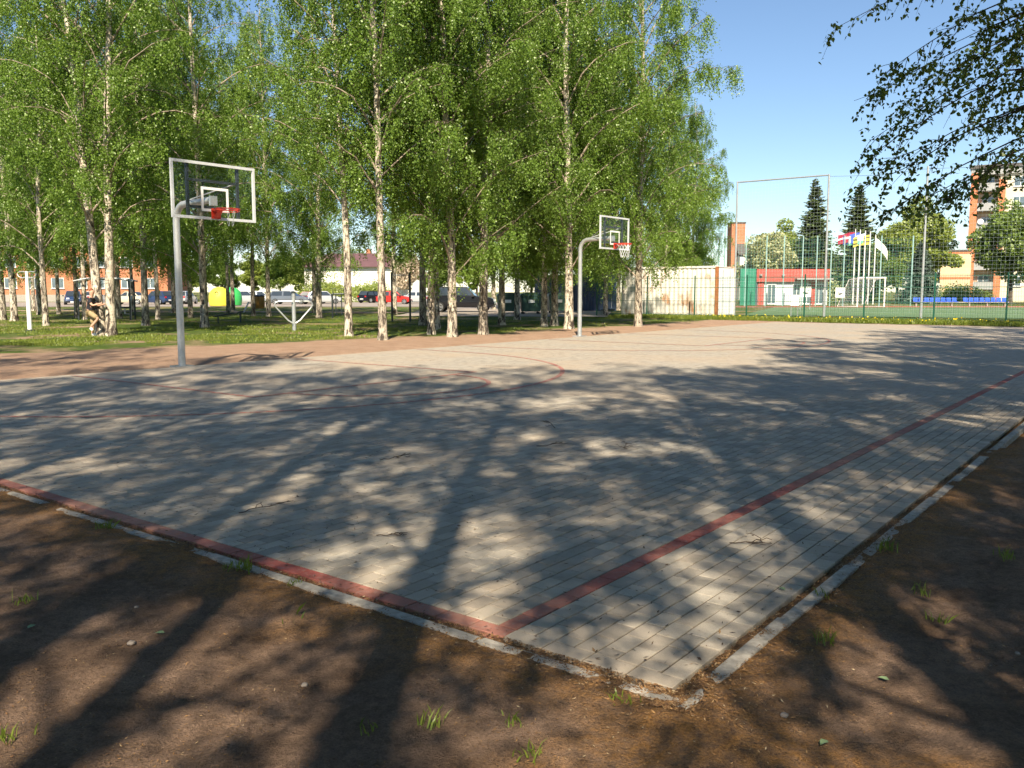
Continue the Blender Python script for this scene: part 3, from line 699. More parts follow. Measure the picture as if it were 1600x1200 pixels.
def container(name, label, corner, rot, L, W, H, mat, endmat, postmat):
    """x along the length, y along the width, origin at the corner nearest the viewer"""
    o = empty(name, (corner[0], corner[1], 0), rot); tag(o, label, 'container')
    z0, z1 = 0.14, H - 0.12; p = 0.14
    poly = []; n = int((L - 2 * p) / 0.28); step = (L - 2 * p) / n
    for k in range(n): x = p + k * step; poly += [(x, 0.0), (x + step * .25, 0.035), (x + step * .5, 0.035), (x + step * .75, 0.0)]
    poly.append((L - p, 0.0))
    for yy, sgn, nm in ((0.03, 1, 'side_wall'), (W - 0.03, -1, 'side_wall')):
        vs_ = [(x, yy + sgn * d, z) for z in (z0, z1) for x, d in poly]; m = len(poly)
        MB().add(vs_, [(i, i + 1, i + 1 + m, i + m) for i in range(m - 1)]).build(nm, mat, o)
    for xx in (0.05, L - 0.05): MB().box(xx - .02, xx + .02, p, W - p, z0, z1).build('end_wall', endmat, o)
    for k in range(2):
        for xx, kk in ((0.02, 0), (L - 0.02, 1)): MB().tube([(xx + (-.03 if kk == 0 else .03), W * (.3 + .4 * k), z0 + .1), (xx + (-.03 if kk == 0 else .03), W * (.3 + .4 * k), z1 - .1)], 0.018, 6).build('locking_bar', M['galv'], o)
    for xx in (0, L - p):
        for yy in (0, W - p): MB().box(xx, xx + p, yy, yy + p, 0.0, H).build('corner_post', postmat, o)
    for yy in (0.0, W - .1):
        MB().box(p, L - p, yy, yy + .1, H - .12, H - 0.004).build('top_rail', postmat, o); MB().box(p, L - p, yy, yy + .1, 0.02, .14).build('bottom_rail', postmat, o)
    MB().box(p, L - p, .1, W - .1, H - .08, H - .04).build('roof', mat, o)
    return o
cc = CU(44.1, 19.0)
container('shipping_container', 'rusty white shipping container behind the fence posts', cc, AN + math.pi / 2, 6.3, -0 + 2.44, 2.95, M['rust_white'], M['white_steel'], M['rust_white'])
# AN+90deg: x runs along v, y runs along -u -> flip so that the width goes away from the viewer
sco = [o for o in bpy.data.objects if o.name == 'shipping_container'][0]; sco.scale = (1, -1, 1)
MB().box(-0.006, 0.146, -0.006, 0.146, 0.02, 2.9).build('rusty_corner_strip', M['rust'], sco)
c2 = G(938, 487)
nc = container('storage_container', 'navy blue corrugated container in the shade of the birches', (c2[0], c2[1] + 0.5), AN + math.pi / 2, 6.0, 2.4, 2.75, M['navy'], M['navy'], M['navy']); nc.scale = (1, -1, 1)
def waste_bin(px, py, label):
    x, y = G(px, py); o = empty('waste_container', (x, y, 0), 0.08); tag(o, label, 'waste container', 'dark green waste containers')
    MB().add([(-.6, -.45, .2), (.6, -.45, .2), (.6, .45, .2), (-.6, .45, .2), (-.68, -.53, 1.15), (.68, -.53, 1.15), (.68, .53, 1.15), (-.68, .53, 1.15)], [(0,3,2,1),(4,5,6,7),(0,1,5,4),(1,2,6,5),(2,3,7,6),(3,0,4,7)]).build('body', M['bin_green'], o, bevel=0.03)
    MB().prism([(-.72, 1.15), (.72, 1.15), (.66, 1.32), (.3, 1.40), (-.3, 1.40), (-.66, 1.32)], -.56, .56).build('lid', M['bin_green'], o, bevel=0.02)
    for sx in (-.5, .5):
        for sy in (-.36, .36): MB().tube([(sx, sy - .03, .09), (sx, sy + .03, .09)], 0.09, 10).build('wheel', M['rubber'], o)
    MB().box(-.2, .2, -.56, -.545, .75, .95).build('sticker', M['white_paint'], o)
waste_bin(793, 491, 'dark green waste container left of the row, behind birches')
waste_bin(829, 491, 'dark green waste container in the middle of the row')
waste_bin(872, 490, 'dark green waste container next to the navy container')

# recycling domes and litter bins
def dome(px, py, mat, label):
    x, y = G(px, py); o = empty('recycling_dome', (x, y, 0), 0); tag(o, label, 'recycling bin', 'dome shaped recycling bins')
    prof = [(0.72, 0.0), (0.86, 0.1), (0.92, 0.5), (0.90, 0.9), (0.78, 1.3), (0.52, 1.58), (0.2, 1.7), (0.0, 1.71)]
    MB().lathe([(r_ * 1.15, z * 1.12) for r_, z in prof], 24).build('shell', mat, o, smooth=True)
    MB().tube([(0.72 * math.cos(a), -0.72 + 0.02, 1.25 + 0.16 * math.sin(a)) if False else (0.16 * math.cos(a), -0.97, 1.3 + 0.16 * math.sin(a)) for a in [k * math.pi / 8 for k in range(17)]], 0.03, 5, False).build('opening_ring', M['black_trim'], o)
    MB().tube([(0, 0, 1.88), (0, 0, 2.05)], 0.05, 8).build('lifting_eye', M['galv'], o)
M['yellow'] = simple('yellow_plastic', (0.66, 0.58, 0.06), 0.5); M['green_pl'] = simple('green_plastic', (0.05, 0.42, 0.10), 0.45); M['brown'] = simple('brown_plastic', (0.30, 0.15, 0.03), 0.55)
dome(344, 479, M['yellow'], 'bright yellow dome shaped recycling bin between birches')
dome(362, 478, M['green_pl'], 'green dome shaped recycling bin behind the yellow one')
for i, px in enumerate((402, 409)):
    x, y = G(px, 483); o = empty('litter_bin', (x, y, 0)); tag(o, ('left' if i == 0 else 'right') + ' one of the two brown upright litter bins beside a birch', 'litter bin', 'brown litter bins')
    MB().lathe([(0.22, 0.05), (0.26, 0.1), (0.27, 1.0), (0.25, 1.05)], 14).build('barrel', M['brown'], o, smooth=True); MB().lathe([(0.29, 1.05), (0.29, 1.1), (0.1, 1.2), (0, 1.21)], 14).build('lid', M['dark_steel'], o, smooth=True)

# ------------------------------------------------------------------ cars
def loft(sections, closed_ends=True):
    m = MB(); n = len(sections[0]); vs_ = [p for s in sections for p in s]; fs = []
    for i in range(len(sections) - 1):
        for k in range(n): a = i * n + k; b = i * n + (k + 1) % n; fs.append((a, b, b + n, a + n))
    if closed_ends: fs.append(tuple(range(n - 1, -1, -1))); fs.append(tuple((len(sections) - 1) * n + k for k in range(n)))
    return m.add(vs_, fs)
CAR = {  # length, half width, belt z, roof z, stations of (x fraction, belt-top z) for the lower body, cabin x fractions (screen foot, roof front, roof rear, rear foot)
    'hatch': (4.0, 0.84, 0.92, 1.50, [(-.5, .55), (-.485, .82), (-.44, .93), (-.2, .96), (.12, .95), (.22, .94), (.40, .82), (.475, .68), (.5, .50)], (.235, .08, -.36, -.465)),
    'estate': (4.7, 0.88, 0.93, 1.52, [(-.5, .55), (-.488, .86), (-.45, .95), (-.2, .97), (.10, .95), (.22, .94), (.41, .80), (.48, .66), (.5, .50)], (.20, .06, -.40, -.475)),
    'sedan': (4.5, 0.87, 0.91, 1.44, [(-.5, .60), (-.49, .90), (-.40, 1.0), (-.27, .97), (.12, .94), (.22, .93), (.41, .79), (.48, .66), (.5, .50)], (.19, .04, -.20, -.33)),
    'suv': (4.8, 0.95, 1.12, 1.80, [(-.5, .70), (-.488, 1.02), (-.45, 1.14), (-.2, 1.16), (.12, 1.14), (.24, 1.12), (.43, 1.02), (.485, .86), (.5, .64)], (.215, .09, -.40, -.475)),
}
def car_proto(style):
    L, w, zb, zr, st, (a, b, c, d) = CAR[style]
    zbot = 0.34 if style == 'suv' else 0.22
    o = empty(style + '_proto')
    secs = []
    for fx_, zt in st:
        e = 1 - 0.16 * max(0, abs(fx_) - 0.36) / 0.14; ww = w * e; x = fx_ * L; zl = zbot + (0.12 if abs(fx_) > .47 else 0)
        zs = zl + (zt - zl) * 0.55
        secs.append([(x, -ww * .92, zl), (x, -ww, zl + .12), (x, -ww, zs), (x, -ww * .955, zt - .03), (x, -ww * .88, zt), (x, ww * .88, zt), (x, ww * .955, zt - .03), (x, ww, zs), (x, ww, zl + .12), (x, ww * .92, zl)])
    loft(secs).build('body', M['white_paint'], o, smooth=True)
    zc = zb - .04
    def cs(x, z, ww): return (x * L, ww, z)
    wr = w * 0.72; wb = w * 0.90
    MB().add([cs(a, zc, -wb), cs(a, zc, wb), cs(b, zr - .03, wr), cs(b, zr - .03, -wr), cs(c, zr - .03, -wr), cs(c, zr - .03, wr), cs(d, zc, wb), cs(d, zc, -wb), cs((b+c)/2, zr, -wr*.96), cs((b+c)/2, zr, wr*.96)],
             [(0, 1, 2, 3), (3, 2, 9, 8), (8, 9, 5, 4), (4, 5, 6, 7), (1, 6, 5, 9, 2), (0, 3, 8, 4, 7)]).build('cabin', M['white_paint'], o, smooth=False, bevel=0.03)
    def pane(name, q4, off):
        c_ = sum((Vector(p) for p in q4), Vector()) / 4; nrm = (Vector(q4[1]) - Vector(q4[0])).cross(Vector(q4[3]) - Vector(q4[0])).normalized()
        if nrm.dot(c_ - Vector((0, 0, zb))) < 0: nrm.negate()
        vs_ = [tuple(c_ + (Vector(p) - c_) * 0.90 + nrm * off) for p in q4]; MB().add(vs_, [(0, 1, 2, 3)]).build(name, M['car_glass'], o)
    pane('windscreen', [cs(a, zc + .04, -wb), cs(a, zc + .04, wb), cs(b, zr - .04, wr), cs(b, zr - .04, -wr)], 0.012)
    pane('rear_window', [cs(c, zr - .04, -wr), cs(c, zr - .04, wr), cs(d, zc + .06, wb), cs(d, zc + .06, -wb)], 0.012)
    mid = (b + c) / 2 + .04
    for sg in (-1, 1):
        pane('side_window', [cs(a - .02, zc + .06, sg * wb), cs(b - .005, zr - .07, sg * wr), cs(mid + .006, zr - .07, sg * wr), cs(mid + .006, zc + .06, sg * wb)], 0.012)
        pane('side_window', [cs(mid - .006, zc + .06, sg * wb), cs(mid - .006, zr - .07, sg * wr), cs(c + .01, zr - .07, sg * wr), cs(d + .03, zc + .06, sg * wb)], 0.012)
        MB().box(.488 * L, .497 * L, sg * w * .55 - .14, sg * w * .55 + .14, zb * .68, zb * .82).build('headlight', M['lamp_clear'], o)
        MB().box(-.503 * L, -.49 * L, sg * w * .70 - .11, sg * w * .70 + .11, zb * .80, zb * .98).build('tail_light', M['lamp_red'], o)
        MB().box(a * L - .22, a * L - .04, sg * (w + .10) - .07, sg * (w + .10) + .07, zb - .02, zb + .12).build('mirror', M['black_trim'], o)
        for fx_ in (-.31, .32):
            rr = 0.36 if style == 'suv' else 0.31
            wh = MB().tube([(fx_ * L, sg * (w - .20), rr), (fx_ * L, sg * (w + .015), rr)], rr, 20).build('wheel', M['rubber'], o, smooth=True)
            m_ = MB(); m_.tube([(fx_ * L, sg * (w + .005), rr), (fx_ * L, sg * (w + .022), rr)], rr * .28, 10)
            for k in range(5):
                t_ = k * 2 * math.pi / 5; m_.tube([(fx_ * L, sg * (w + .018), rr), (fx_ * L + rr * .64 * math.cos(t_), sg * (w + .018), rr + rr * .64 * math.sin(t_))], 0.035, 4)
            m_.tube([(fx_ * L + rr * .66 * math.cos(k * math.pi / 8), sg * (w + .018), rr + rr * .66 * math.sin(k * math.pi / 8)) for k in range(17)], 0.022, 5, False)
            m_.build('rim', M['rim'], wh)
    MB().box(-.505 * L, .505 * L, -w * .80, w * .80, zbot + .02, zbot + .17).build('bumper', M['black_trim'], o)
    MB().box(-.509 * L, -.5055 * L, -.26, .26, zbot + .22, zbot + .33).box(.5055 * L, .509 * L, -.26, .26, zbot + .04, zbot + .15).build('number_plate', M['white_paint'], o)
    return o
protos = {k: car_proto(k) for k in CAR}
def paint(name, c): return simple(name, c, 0.22, 0.25, 0.03, 2, 0, 0.6)
PAINT = {'navy': (0.03, 0.055, 0.13), 'cream': (0.62, 0.55, 0.42), 'white': (0.74, 0.74, 0.74), 'silver': (0.48, 0.50, 0.52), 'grey': (0.14, 0.16, 0.19), 'maroon': (0.10, 0.025, 0.03), 'black': (0.012, 0.013, 0.018), 'red': (0.55, 0.035, 0.03)}
PAINT = {k: paint('car_paint_' + k, v) for k, v in PAINT.items()}
used = set()
def place_car(style, color, px, Y, heading, label):
    if style in used: o = copy_tree(protos[style])
    else: o = protos[style]; used.add(style)
    o.name = 'parked_car'
    o.location = (DX(px, Y), Y, 0.03); o.rotation_euler = (0, 0, heading); tag(o, label, 'car', 'cars parked beyond the birches')
    for ch in o.children:
        if ch.name.split('.')[0] in ('body', 'cabin'):
            ch.material_slots[0].link = 'OBJECT'; ch.material_slots[0].material = PAINT[color]
            for p_ in (ch,): p_['label'] = color + ' painted car ' + ('body' if ch.name.startswith('body') else 'cabin')
    return o
place_car('estate', 'navy', 118, 97, R(-65), 'dark blue car parked at far left behind thin birches')
place_car('sedan', 'white', 150, 102, R(85), 'white and pale car partly hidden by the twin stemmed birch')
place_car('sedan', 'cream', 205, 99, R(175), 'cream saloon car parked left of the near hoop pole')
place_car('hatch', 'navy', 250, 98, R(150), 'dark blue hatchback beside the cream saloon')
place_car('hatch', 'white', 276, 100, R(88), 'white hatchback seen from behind left of the near hoop pole')
place_car('hatch', 'silver', 292, 102, R(90), 'silver hatchback seen from behind right at the near hoop pole')
place_car('estate', 'silver', 385, 104, R(20), 'silver car behind the recycling domes')
place_car('hatch', 'white', 408, 108, R(15), 'white car behind the brown litter bins')
place_car('estate', 'grey', 455, 100, R(-4), 'dark grey estate car seen from the side')
place_car('sedan', 'maroon', 487, 106, R(8), 'dark maroon saloon just behind the grey estate')
place_car('hatch', 'silver', 508, 104, R(15), 'small silver hatchback right of the maroon saloon')
place_car('hatch', 'black', 582, 112, R(60), 'black hatchback seen from behind left of the red one')
place_car('hatch', 'red', 617, 101, R(-3), 'red hatchback seen from the side')
place_car('sedan', 'silver', 655, 106, R(-5), 'silver saloon right of the red hatchback')
place_car('suv', 'black', 722, 62.5, R(-4), 'large black off-road car standing close behind the birches')
# ------------------------------------------------------------------ outdoor gym pieces
def gx_empty(name, px, py, label, cat, rot=0.0):
    x, y = G(px, py); o = empty(name, (x, y, 0), rot); return tag(o, label, cat)
o = gx_empty('chest_press_station', 460, 517, 'grey post with four bent steel arms on the grass', 'gym station', R(15))
MB().tube([(0, 0, -.05), (0, 0, 1.42)], 0.075, 12).build('post', M['galv'], o, smooth=True); MB().lathe([(0.085, 1.42), (0.085, 1.47), (0.0, 1.5)], 12).build('cap', M['dark_steel'], o, smooth=True)
for sx in (-1, 1):
    for sy in (-.14, .14):
        MB().tube([(sx * .06, sy, .30), (sx * .22, sy, .40), (sx * .62, sy, .86), (sx * .70, sy, .98), (sx * .66, sy, 1.08), (sx * .55, sy, 1.12), (sx * .05, sy, 1.12)], 0.028, 8).build('arm', M['galv'], o, smooth=True)
o = gx_empty('air_walker', 530, 497, 'dark steel walking trainer frame behind the grass', 'gym station', R(5))
for sx in (-.36, .36): MB().tube([(sx, 0, -.05), (sx, 0, 1.35)], 0.05, 8).build('post', M['dark_steel'], o, smooth=True)
for sx in (-.16, .16): MB().tube([(sx, -.05, 1.30), (sx, -.05, .30), (sx + .02, -.35, .22), (sx + .02, .25, .22), (sx, -.05, .30)], 0.032, 6).build('swing_leg', M['dark_steel'], o, smooth=True)
MB().tube([(-.36, 0, 1.35), (.36, 0, 1.35)], 0.045, 8).build('top_bar', M['dark_steel'], o)
for sx in (-.3, .3): MB().tube([(sx, -.05, 1.35), (sx, -.1, 1.62), (sx * .5, -.1, 1.66)], 0.025, 6).build('handle', M['dark_steel'], o)
o = gx_empty('pull_up_bar', 627, 503, 'two dark posts with a thin pull-up bar across the top', 'pull-up bar', R(4))
for sx in (-.44, .44): MB().tube([(sx, 0, -.05), (sx, 0, 2.42)], 0.05, 8).build('post', M['dark_steel'], o, smooth=True)
MB().tube([(-.44, 0, 2.28), (.44, 0, 2.28)], 0.017, 6).build('bar', M['galv'], o)
o = gx_empty('sit_up_bench', 362, 505, 'low dark exercise bench with a pale handle near the stout birch', 'gym station', R(20))
MB().add([(-.75, -.17, .30), (.55, -.17, .52), (.55, .17, .52), (-.75, .17, .30), (-.75, -.17, .36), (.55, -.17, .58), (.55, .17, .58), (-.75, .17, .36)], [(0,3,2,1),(4,5,6,7),(0,1,5,4),(1,2,6,5),(2,3,7,6),(3,0,4,7)]).build('board', M['dark_steel'], o)
for sx, z in ((-.6, .32), (.4, .5)): MB().tube([(sx, -.25, -.03), (sx, -.12, z), (sx, .12, z), (sx, .25, -.03)], 0.03, 6).build('leg', M['dark_steel'], o)
MB().tube([(.55, -.2, .5), (.80, -.2, .98), (.80, .2, .98), (.55, .2, .5)], 0.028, 6).build('handle', M['galv'], o)
o = gx_empty('exercise_bike', 205, 500, 'small pale exercise stepper between birches at left', 'gym station', R(60))
MB().tube([(0, 0, -.03), (0, 0, .95), (.12, 0, 1.25)], 0.045, 8).build('post', M['galv'], o, smooth=True); MB().tube([(.12, -.3, 1.25), (.12, .3, 1.25)], 0.022, 6).build('handlebar', M['galv'], o); MB().box(-.5, -.2, -.16, .16, .62, .70).build('seat', M['dark_steel'], o, bevel=.02); MB().tube([(0, 0, .3), (-.35, 0, .35), (-.35, 0, .62)], 0.035, 6).build('seat_post', M['galv'], o); MB().tube([(.1, -.22, .3), (.1, .22, .3)], 0.03, 6).build('pedals', M['dark_steel'], o)
o = gx_empty('twin_arm_post', 47, 517, 'white post with two curved arms at its top on the left lawn', 'gym station', R(-10))
MB().tube([(0, 0, -.05), (0, 0, 1.3), (0, 0, 2.25)], [0.085, 0.08, 0.05], 12).build('post', M['white_paint'], o, smooth=True); MB().lathe([(0.16, 0.0), (0.16, 0.04), (0.09, 0.06)], 14).build('base_collar', M['dark_steel'], o)
for sx in (-1, 1):
    MB().tube([(0, 0, 2.02), (sx * .22, 0, 2.0), (sx * .36, 0, 2.06), (sx * .40, 0, 2.16)], 0.022, 8).build('arm', M['galv'], o, smooth=True); MB().tube([(0, 0, 2.2), (sx * .16, 0, 2.24), (sx * .34, 0, 2.22)], 0.018, 8).build('arm', M['galv'], o, smooth=True)
o = gx_empty('monkey_bars', 168, 500, 'long flat overhead ladder on posts behind the twin stemmed birch', 'monkey bars', R(4))
for sy in (-.35, .35): MB().tube([(-1.5, sy, 2.02), (-.8, sy, 2.16), (.8, sy, 2.16), (1.5, sy, 2.02)], 0.04, 8).build('rail', M['galv'], o, smooth=True)
for k in range(8): MB().tube([(-1.2 + k * .34, -.35, 2.10), (-1.2 + k * .34, .35, 2.10)], 0.02, 6).build('rung', M['galv'], o)
for sx in (-1.3, 1.3):
    for sy in (-.35, .35): MB().tube([(sx, sy, -.05), (sx, sy, 2.06)], 0.045, 8).build('post', M['dark_steel'], o)

# ------------------------------------------------------------------ the person by the twin stemmed birch
def skin_mesh(name, verts, edges, radii, mat, parent, root=0, sub=2):
    me = bpy.data.meshes.new(name); me.from_pydata(verts, edges, []); me.update(); o = link(name, me, parent)
    md = o.modifiers.new('skin', 'SKIN'); md.use_smooth_shade = True
    for i, r_ in enumerate(radii):
        sv_ = me.skin_vertices[0].data[i]; sv_.radius = (r_, r_) if not hasattr(r_, '__len__') else r_; sv_.use_root = (i == root)
    s_ = o.modifiers.new('sub', 'SUBSURF'); s_.levels = sub; s_.render_levels = sub
    me.materials.append(mat); return o
M['skin'] = simple('skin', (0.52, 0.30, 0.21), 0.55, 0, 0.06, 8); M['shirt'] = simple('black_cotton', (0.022, 0.022, 0.03), 0.9); M['khaki'] = simple('khaki_cotton', (0.36, 0.27, 0.15), 0.9); M['hair'] = simple('red_brown_hair', (0.22, 0.075, 0.03), 0.7, 0, 0.3, 20)
px_, py_ = G(143, 526)
pr = empty('person', (px_, py_, 0), 0); tag(pr, 'person in black T-shirt and khaki shorts lifting one knee against the birch', 'person')
J = dict(pelvis=(0, 0, .80), waist=(.0, 0, .95), chest=(.03, 0, 1.16), neck=(.05, 0, 1.31), head0=(.07, 0, 1.37), head1=(.09, 0, 1.47), head2=(.085, 0, 1.55),
         hipL=(0, .09, .78), kneeL=(.03, .10, .43), ankL=(-.02, .10, .08), toeL=(.13, .11, .04), hipR=(.03, -.09, .78), kneeR=(.30, -.10, .60), ankR=(.03, -.11, .30), toeR=(.11, -.11, .20),
         shL=(.03, .17, 1.24), elL=(.16, .21, 1.02), wrL=(.36, .16, 1.06), shR=(.03, -.17, 1.24), elR=(.18, -.21, 1.03), wrR=(.40, -.15, 1.09), haL=(.44, .14, 1.08), haR=(.48, -.13, 1.11))
def chain(names): return [(names[i], names[i + 1]) for i in range(len(names) - 1)]
rad = dict(pelvis=.115, waist=.105, chest=.125, neck=.05, head0=.062, head1=.088, head2=.07, hipL=.08, kneeL=.055, ankL=.038, toeL=.034, hipR=.08, kneeR=.055, ankR=.038, toeR=.034, shL=.055, elL=.038, wrL=.027, haL=.034, shR=.055, elR=.038, wrR=.027, haR=.034)
nm_ = list(J); ix = {k: i for i, k in enumerate(nm_)}
ed = chain(['pelvis', 'waist', 'chest', 'neck', 'head0', 'head1', 'head2']) + [('pelvis', 'hipL'), ('pelvis', 'hipR'), ('chest', 'shL'), ('chest', 'shR')] + chain(['hipL', 'kneeL', 'ankL', 'toeL']) + chain(['hipR', 'kneeR', 'ankR', 'toeR']) + chain(['shL', 'elL', 'wrL', 'haL']) + chain(['shR', 'elR', 'wrR', 'haR'])
skin_mesh('body', [J[k] for k in nm_], [(ix[a], ix[b]) for a, b in ed], [rad[k] for k in nm_], M['skin'], pr)
def lerp(a, b, t): return tuple(a[i] + (b[i] - a[i]) * t for i in range(3))
sv = [J['pelvis'], J['waist'], J['chest'], lerp(J['chest'], J['neck'], .6), J['shL'], lerp(J['shL'], J['elL'], .7), J['shR'], lerp(J['shR'], J['elR'], .7)]
skin_mesh('shirt', sv, [(0, 1), (1, 2), (2, 3), (2, 4), (4, 5), (2, 6), (6, 7)], [.135, .128, .145, .07, .07, .06, .07, .06], M['shirt'], pr, 1)
kv = [lerp(J['pelvis'], J['waist'], .3), J['hipL'], lerp(J['hipL'], J['kneeL'], 1.05), J['hipR'], lerp(J['hipR'], J['kneeR'], .95)]
skin_mesh('shorts', kv, [(0, 1), (1, 2), (0, 3), (3, 4)], [.128, .10, .082, .10, .082], M['khaki'], pr)
skin_mesh('hair', [(.05, 0, 1.47), (.075, 0, 1.56), (.12, 0, 1.575)], [(0, 1), (1, 2)], [.082, .075, .04], M['hair'], pr, 0)
for s_ in ('L', 'R'):
    a, t_ = J['ank' + s_], J['toe' + s_]; skin_mesh('shoe', [a, lerp(a, t_, .4), t_], [(0, 1), (1, 2)], [.05, .052, .045], M['white_paint'], pr, 1)
for sy in (-.032, .032): MB().lathe([(0.0, -.009), (.008, -.004), (.009, 0), (.008, .004), (0, .009)], 8).build('eye', M['black_trim'], pr, (.172, sy, 1.475))
MB().add([(.165, -.014, 1.45), (.165, .014, 1.45), (.165, 0, 1.49), (.195, 0, 1.452)], [(0, 1, 3), (1, 2, 3), (2, 0, 3), (0, 2, 1)]).build('nose', M['skin'], pr)

# ------------------------------------------------------------------ football goal, flags, signs, seats
gY = 82.5
o = empty('football_goal', (DX(1337, gY), gY, 0)); tag(o, 'white football goal with net on the turf', 'football goal')
w_ = DX(1379, gY) - DX(1337, gY)
for x in (0, w_): MB().tube([(x, 0, 0), (x, 0, 2.75)], 0.075, 8).build('post', M['white_paint'], o)
MB().tube([(-.07, 0, 2.75), (w_ + .07, 0, 2.75)], 0.075, 8).build('crossbar', M['white_paint'], o)
for x in (0, w_): MB().tube([(x, 0, 2.72), (x - .4, 1.2, 2.6), (x - 1.1, 2.0, 0.05), (x, 0, 0.05)], 0.035, 6).build('net_support', M['white_paint'], o)
gn = MB()
for k in range(18): gn.tube([(w_ * k / 17, 0, 2.7), (w_ * k / 17 - .4, 1.2, 2.58), (w_ * k / 17 - 1.1, 2.0, .05)], 0.007, 3, False)
for k in range(14): f = k / 13; gn.tube([(-.4 - .7 * f, 1.2 + .8 * f, 2.58 - 2.53 * f), (w_ - .4 - .7 * f, 1.2 + .8 * f, 2.58 - 2.53 * f)], 0.007, 3, False)
gn.build('net', M['net_white'], o)
def flag_mat(name, bands, vertical=False):
    t = NT(name); c = t.coord('Object'); s = t.n('ShaderNodeSeparateXYZ'); t.l(c, s.inputs[0])
    stops = []; n = len(bands); tot = sum(b[0] for b in bands); acc = 0
    for wgt, col in bands: stops.append((acc / tot, col)); acc += wgt
    x = t.math('ADD', t.math('DIVIDE', s.outputs[2], 1.05), 1.0, True)
    t.set(t.ramp(x, stops, 'CONSTANT'), 0.8); return t.m
FL = [flag_mat('flag_dark_red_white', [(2, (0.30, 0.015, 0.045)), (1, (0.75, 0.75, 0.75)), (2, (0.30, 0.015, 0.045))]),
      flag_mat('flag_blue', [(1, (0.06, 0.12, 0.50)), (1, (0.05, 0.10, 0.48))]),
      flag_mat('flag_white_blue_green', [(1, (0.14, 0.42, 0.30)), (1, (0.70, 0.76, 0.80)), (1, (0.55, 0.68, 0.80))]),
      flag_mat('flag_yellow_black', [(1, (0.70, 0.58, 0.06)), (1, (0.12, 0.11, 0.03)), (1, (0.70, 0.58, 0.06)), (1, (0.12, 0.11, 0.03)), (1, (0.70, 0.58, 0.06))]),
      flag_mat('flag_white', [(1, (0.74, 0.74, 0.70)), (1, (0.76, 0.76, 0.72))])]
lab5 = ['leftmost flagpole flying a dark red and white striped flag', 'flagpole with a blue flag, second from the left', 'middle flagpole with a pale blue and green flag', 'flagpole with a yellow and black striped flag', 'rightmost flagpole with a drooping white flag']
for i, (px, pyt) in enumerate(((1330, 361), (1337.5, 362), (1345.5, 363.5), (1353, 365), (1361.5, 370))):
    Y = 100; o = empty('flagpole', (DX(px, Y), Y, 0)); zt = DZ(pyt, Y); tag(o, lab5[i], 'flagpole', 'flagpoles beyond the football field')
    MB().tube([(0, 0, 0), (0, 0, zt)], [0.085, 0.05], 10).build('pole', M['white_paint'], o, smooth=True); MB().lathe([(0, zt - .02), (.09, zt + .05), (0, zt + .12)], 8).build('finial', M['white_paint'], o)
    fw = 1.85 if i < 4 else 1.4; sgn = -1 if i < 4 else 1; nxx = 14; vs_ = []; drop = 0.35 if i < 4 else 1.5
    for a in range(nxx + 1):
        for b in range(7):
            s_ = a / nxx; vs_.append((sgn * (0.07 + fw * s_), 0.16 * math.sin(s_ * 9 + i) * s_, -1.05 * (1 - b / 6) - drop * s_ ** 1.4 * (1 if i == 4 else 1) + 0.04 * math.sin(s_ * 7 + b + i)))
    me = bpy.data.meshes.new('flag'); me.from_pydata(vs_, [], [(a * 7 + b, (a + 1) * 7 + b, (a + 1) * 7 + b + 1, a * 7 + b + 1) for a in range(nxx) for b in range(6)]); me.update(); me.materials.append(FL[i])
    me.polygons.foreach_set('use_smooth', [True] * len(me.polygons)); sl = me.attributes.new('band', 'FLOAT', 'POINT')
    sl.data.foreach_set('value', [b / 6 for a in range(nxx + 1) for b in range(7)])
    link('flag', me, o, (0, 0, zt - 0.25))
for m_ in FL:       # bands follow the cloth, not the height
    nt_ = m_.node_tree; at_ = nt_.nodes.new('ShaderNodeAttribute'); at_.attribute_name = 'band'
    rp = [n for n in nt_.nodes if n.type == 'VALTORGB'][0]; nt_.links.new(at_.outputs['Fac'], rp.inputs[0])
def board_sign(px, py, Y, w, h, label, legs=True, face=None):
    o = empty('notice_board', (DX(px, Y), Y, 0)); tag(o, label, 'sign'); zc = DZ(py, Y)
    MB().box(-w/2, w/2, -.02, .02, zc - h/2, zc + h/2).build('panel', M['white_paint'], o)
    if face: face(o, w, h, zc)
    for sx in (-w/2 + .06, w/2 - .06): MB().tube([(sx, .045, 0), (sx, .045, zc + h/2)], 0.025, 6).build('leg', M['galv'], o)
def blot(o, w, h, zc):
    rr = random.Random(4)
    for k in range(7): a, b = rr.uniform(-.3, .2) * w, zc + rr.uniform(-.3, .22) * h; MB().box(a, a + .2 * w, -.026, -.0215, b, b + .10 * h).build('print_mark', M['dark_steel'] if k % 3 else M['green_pl'], o)
board_sign(1240, 469, 51, 0.5, 0.62, 'plain white sign on two thin legs behind the fence')
board_sign(1256, 456, 70, 0.9, 0.8, 'white printed board beside the fence post, left of the goal', face=blot)
board_sign(1310, 457, 84, 0.9, 0.95, 'white printed board just left of the football goal', face=blot)
M['seat_blue'] = simple('blue_plastic_seat', (0.03, 0.10, 0.55), 0.4); sY = 86.2
x0, x1 = DX(1424, sY), DX(1572, sY); o = empty('seat_row', ((x0 + x1) / 2, sY, 0)); tag(o, 'long row of blue plastic seats on a low stand beside the field', 'seats')
MB().box(x0 - (x0+x1)/2, x1 - (x0+x1)/2, -.15, .25, .38, .46).build('bench_beam', M['concrete'], o)
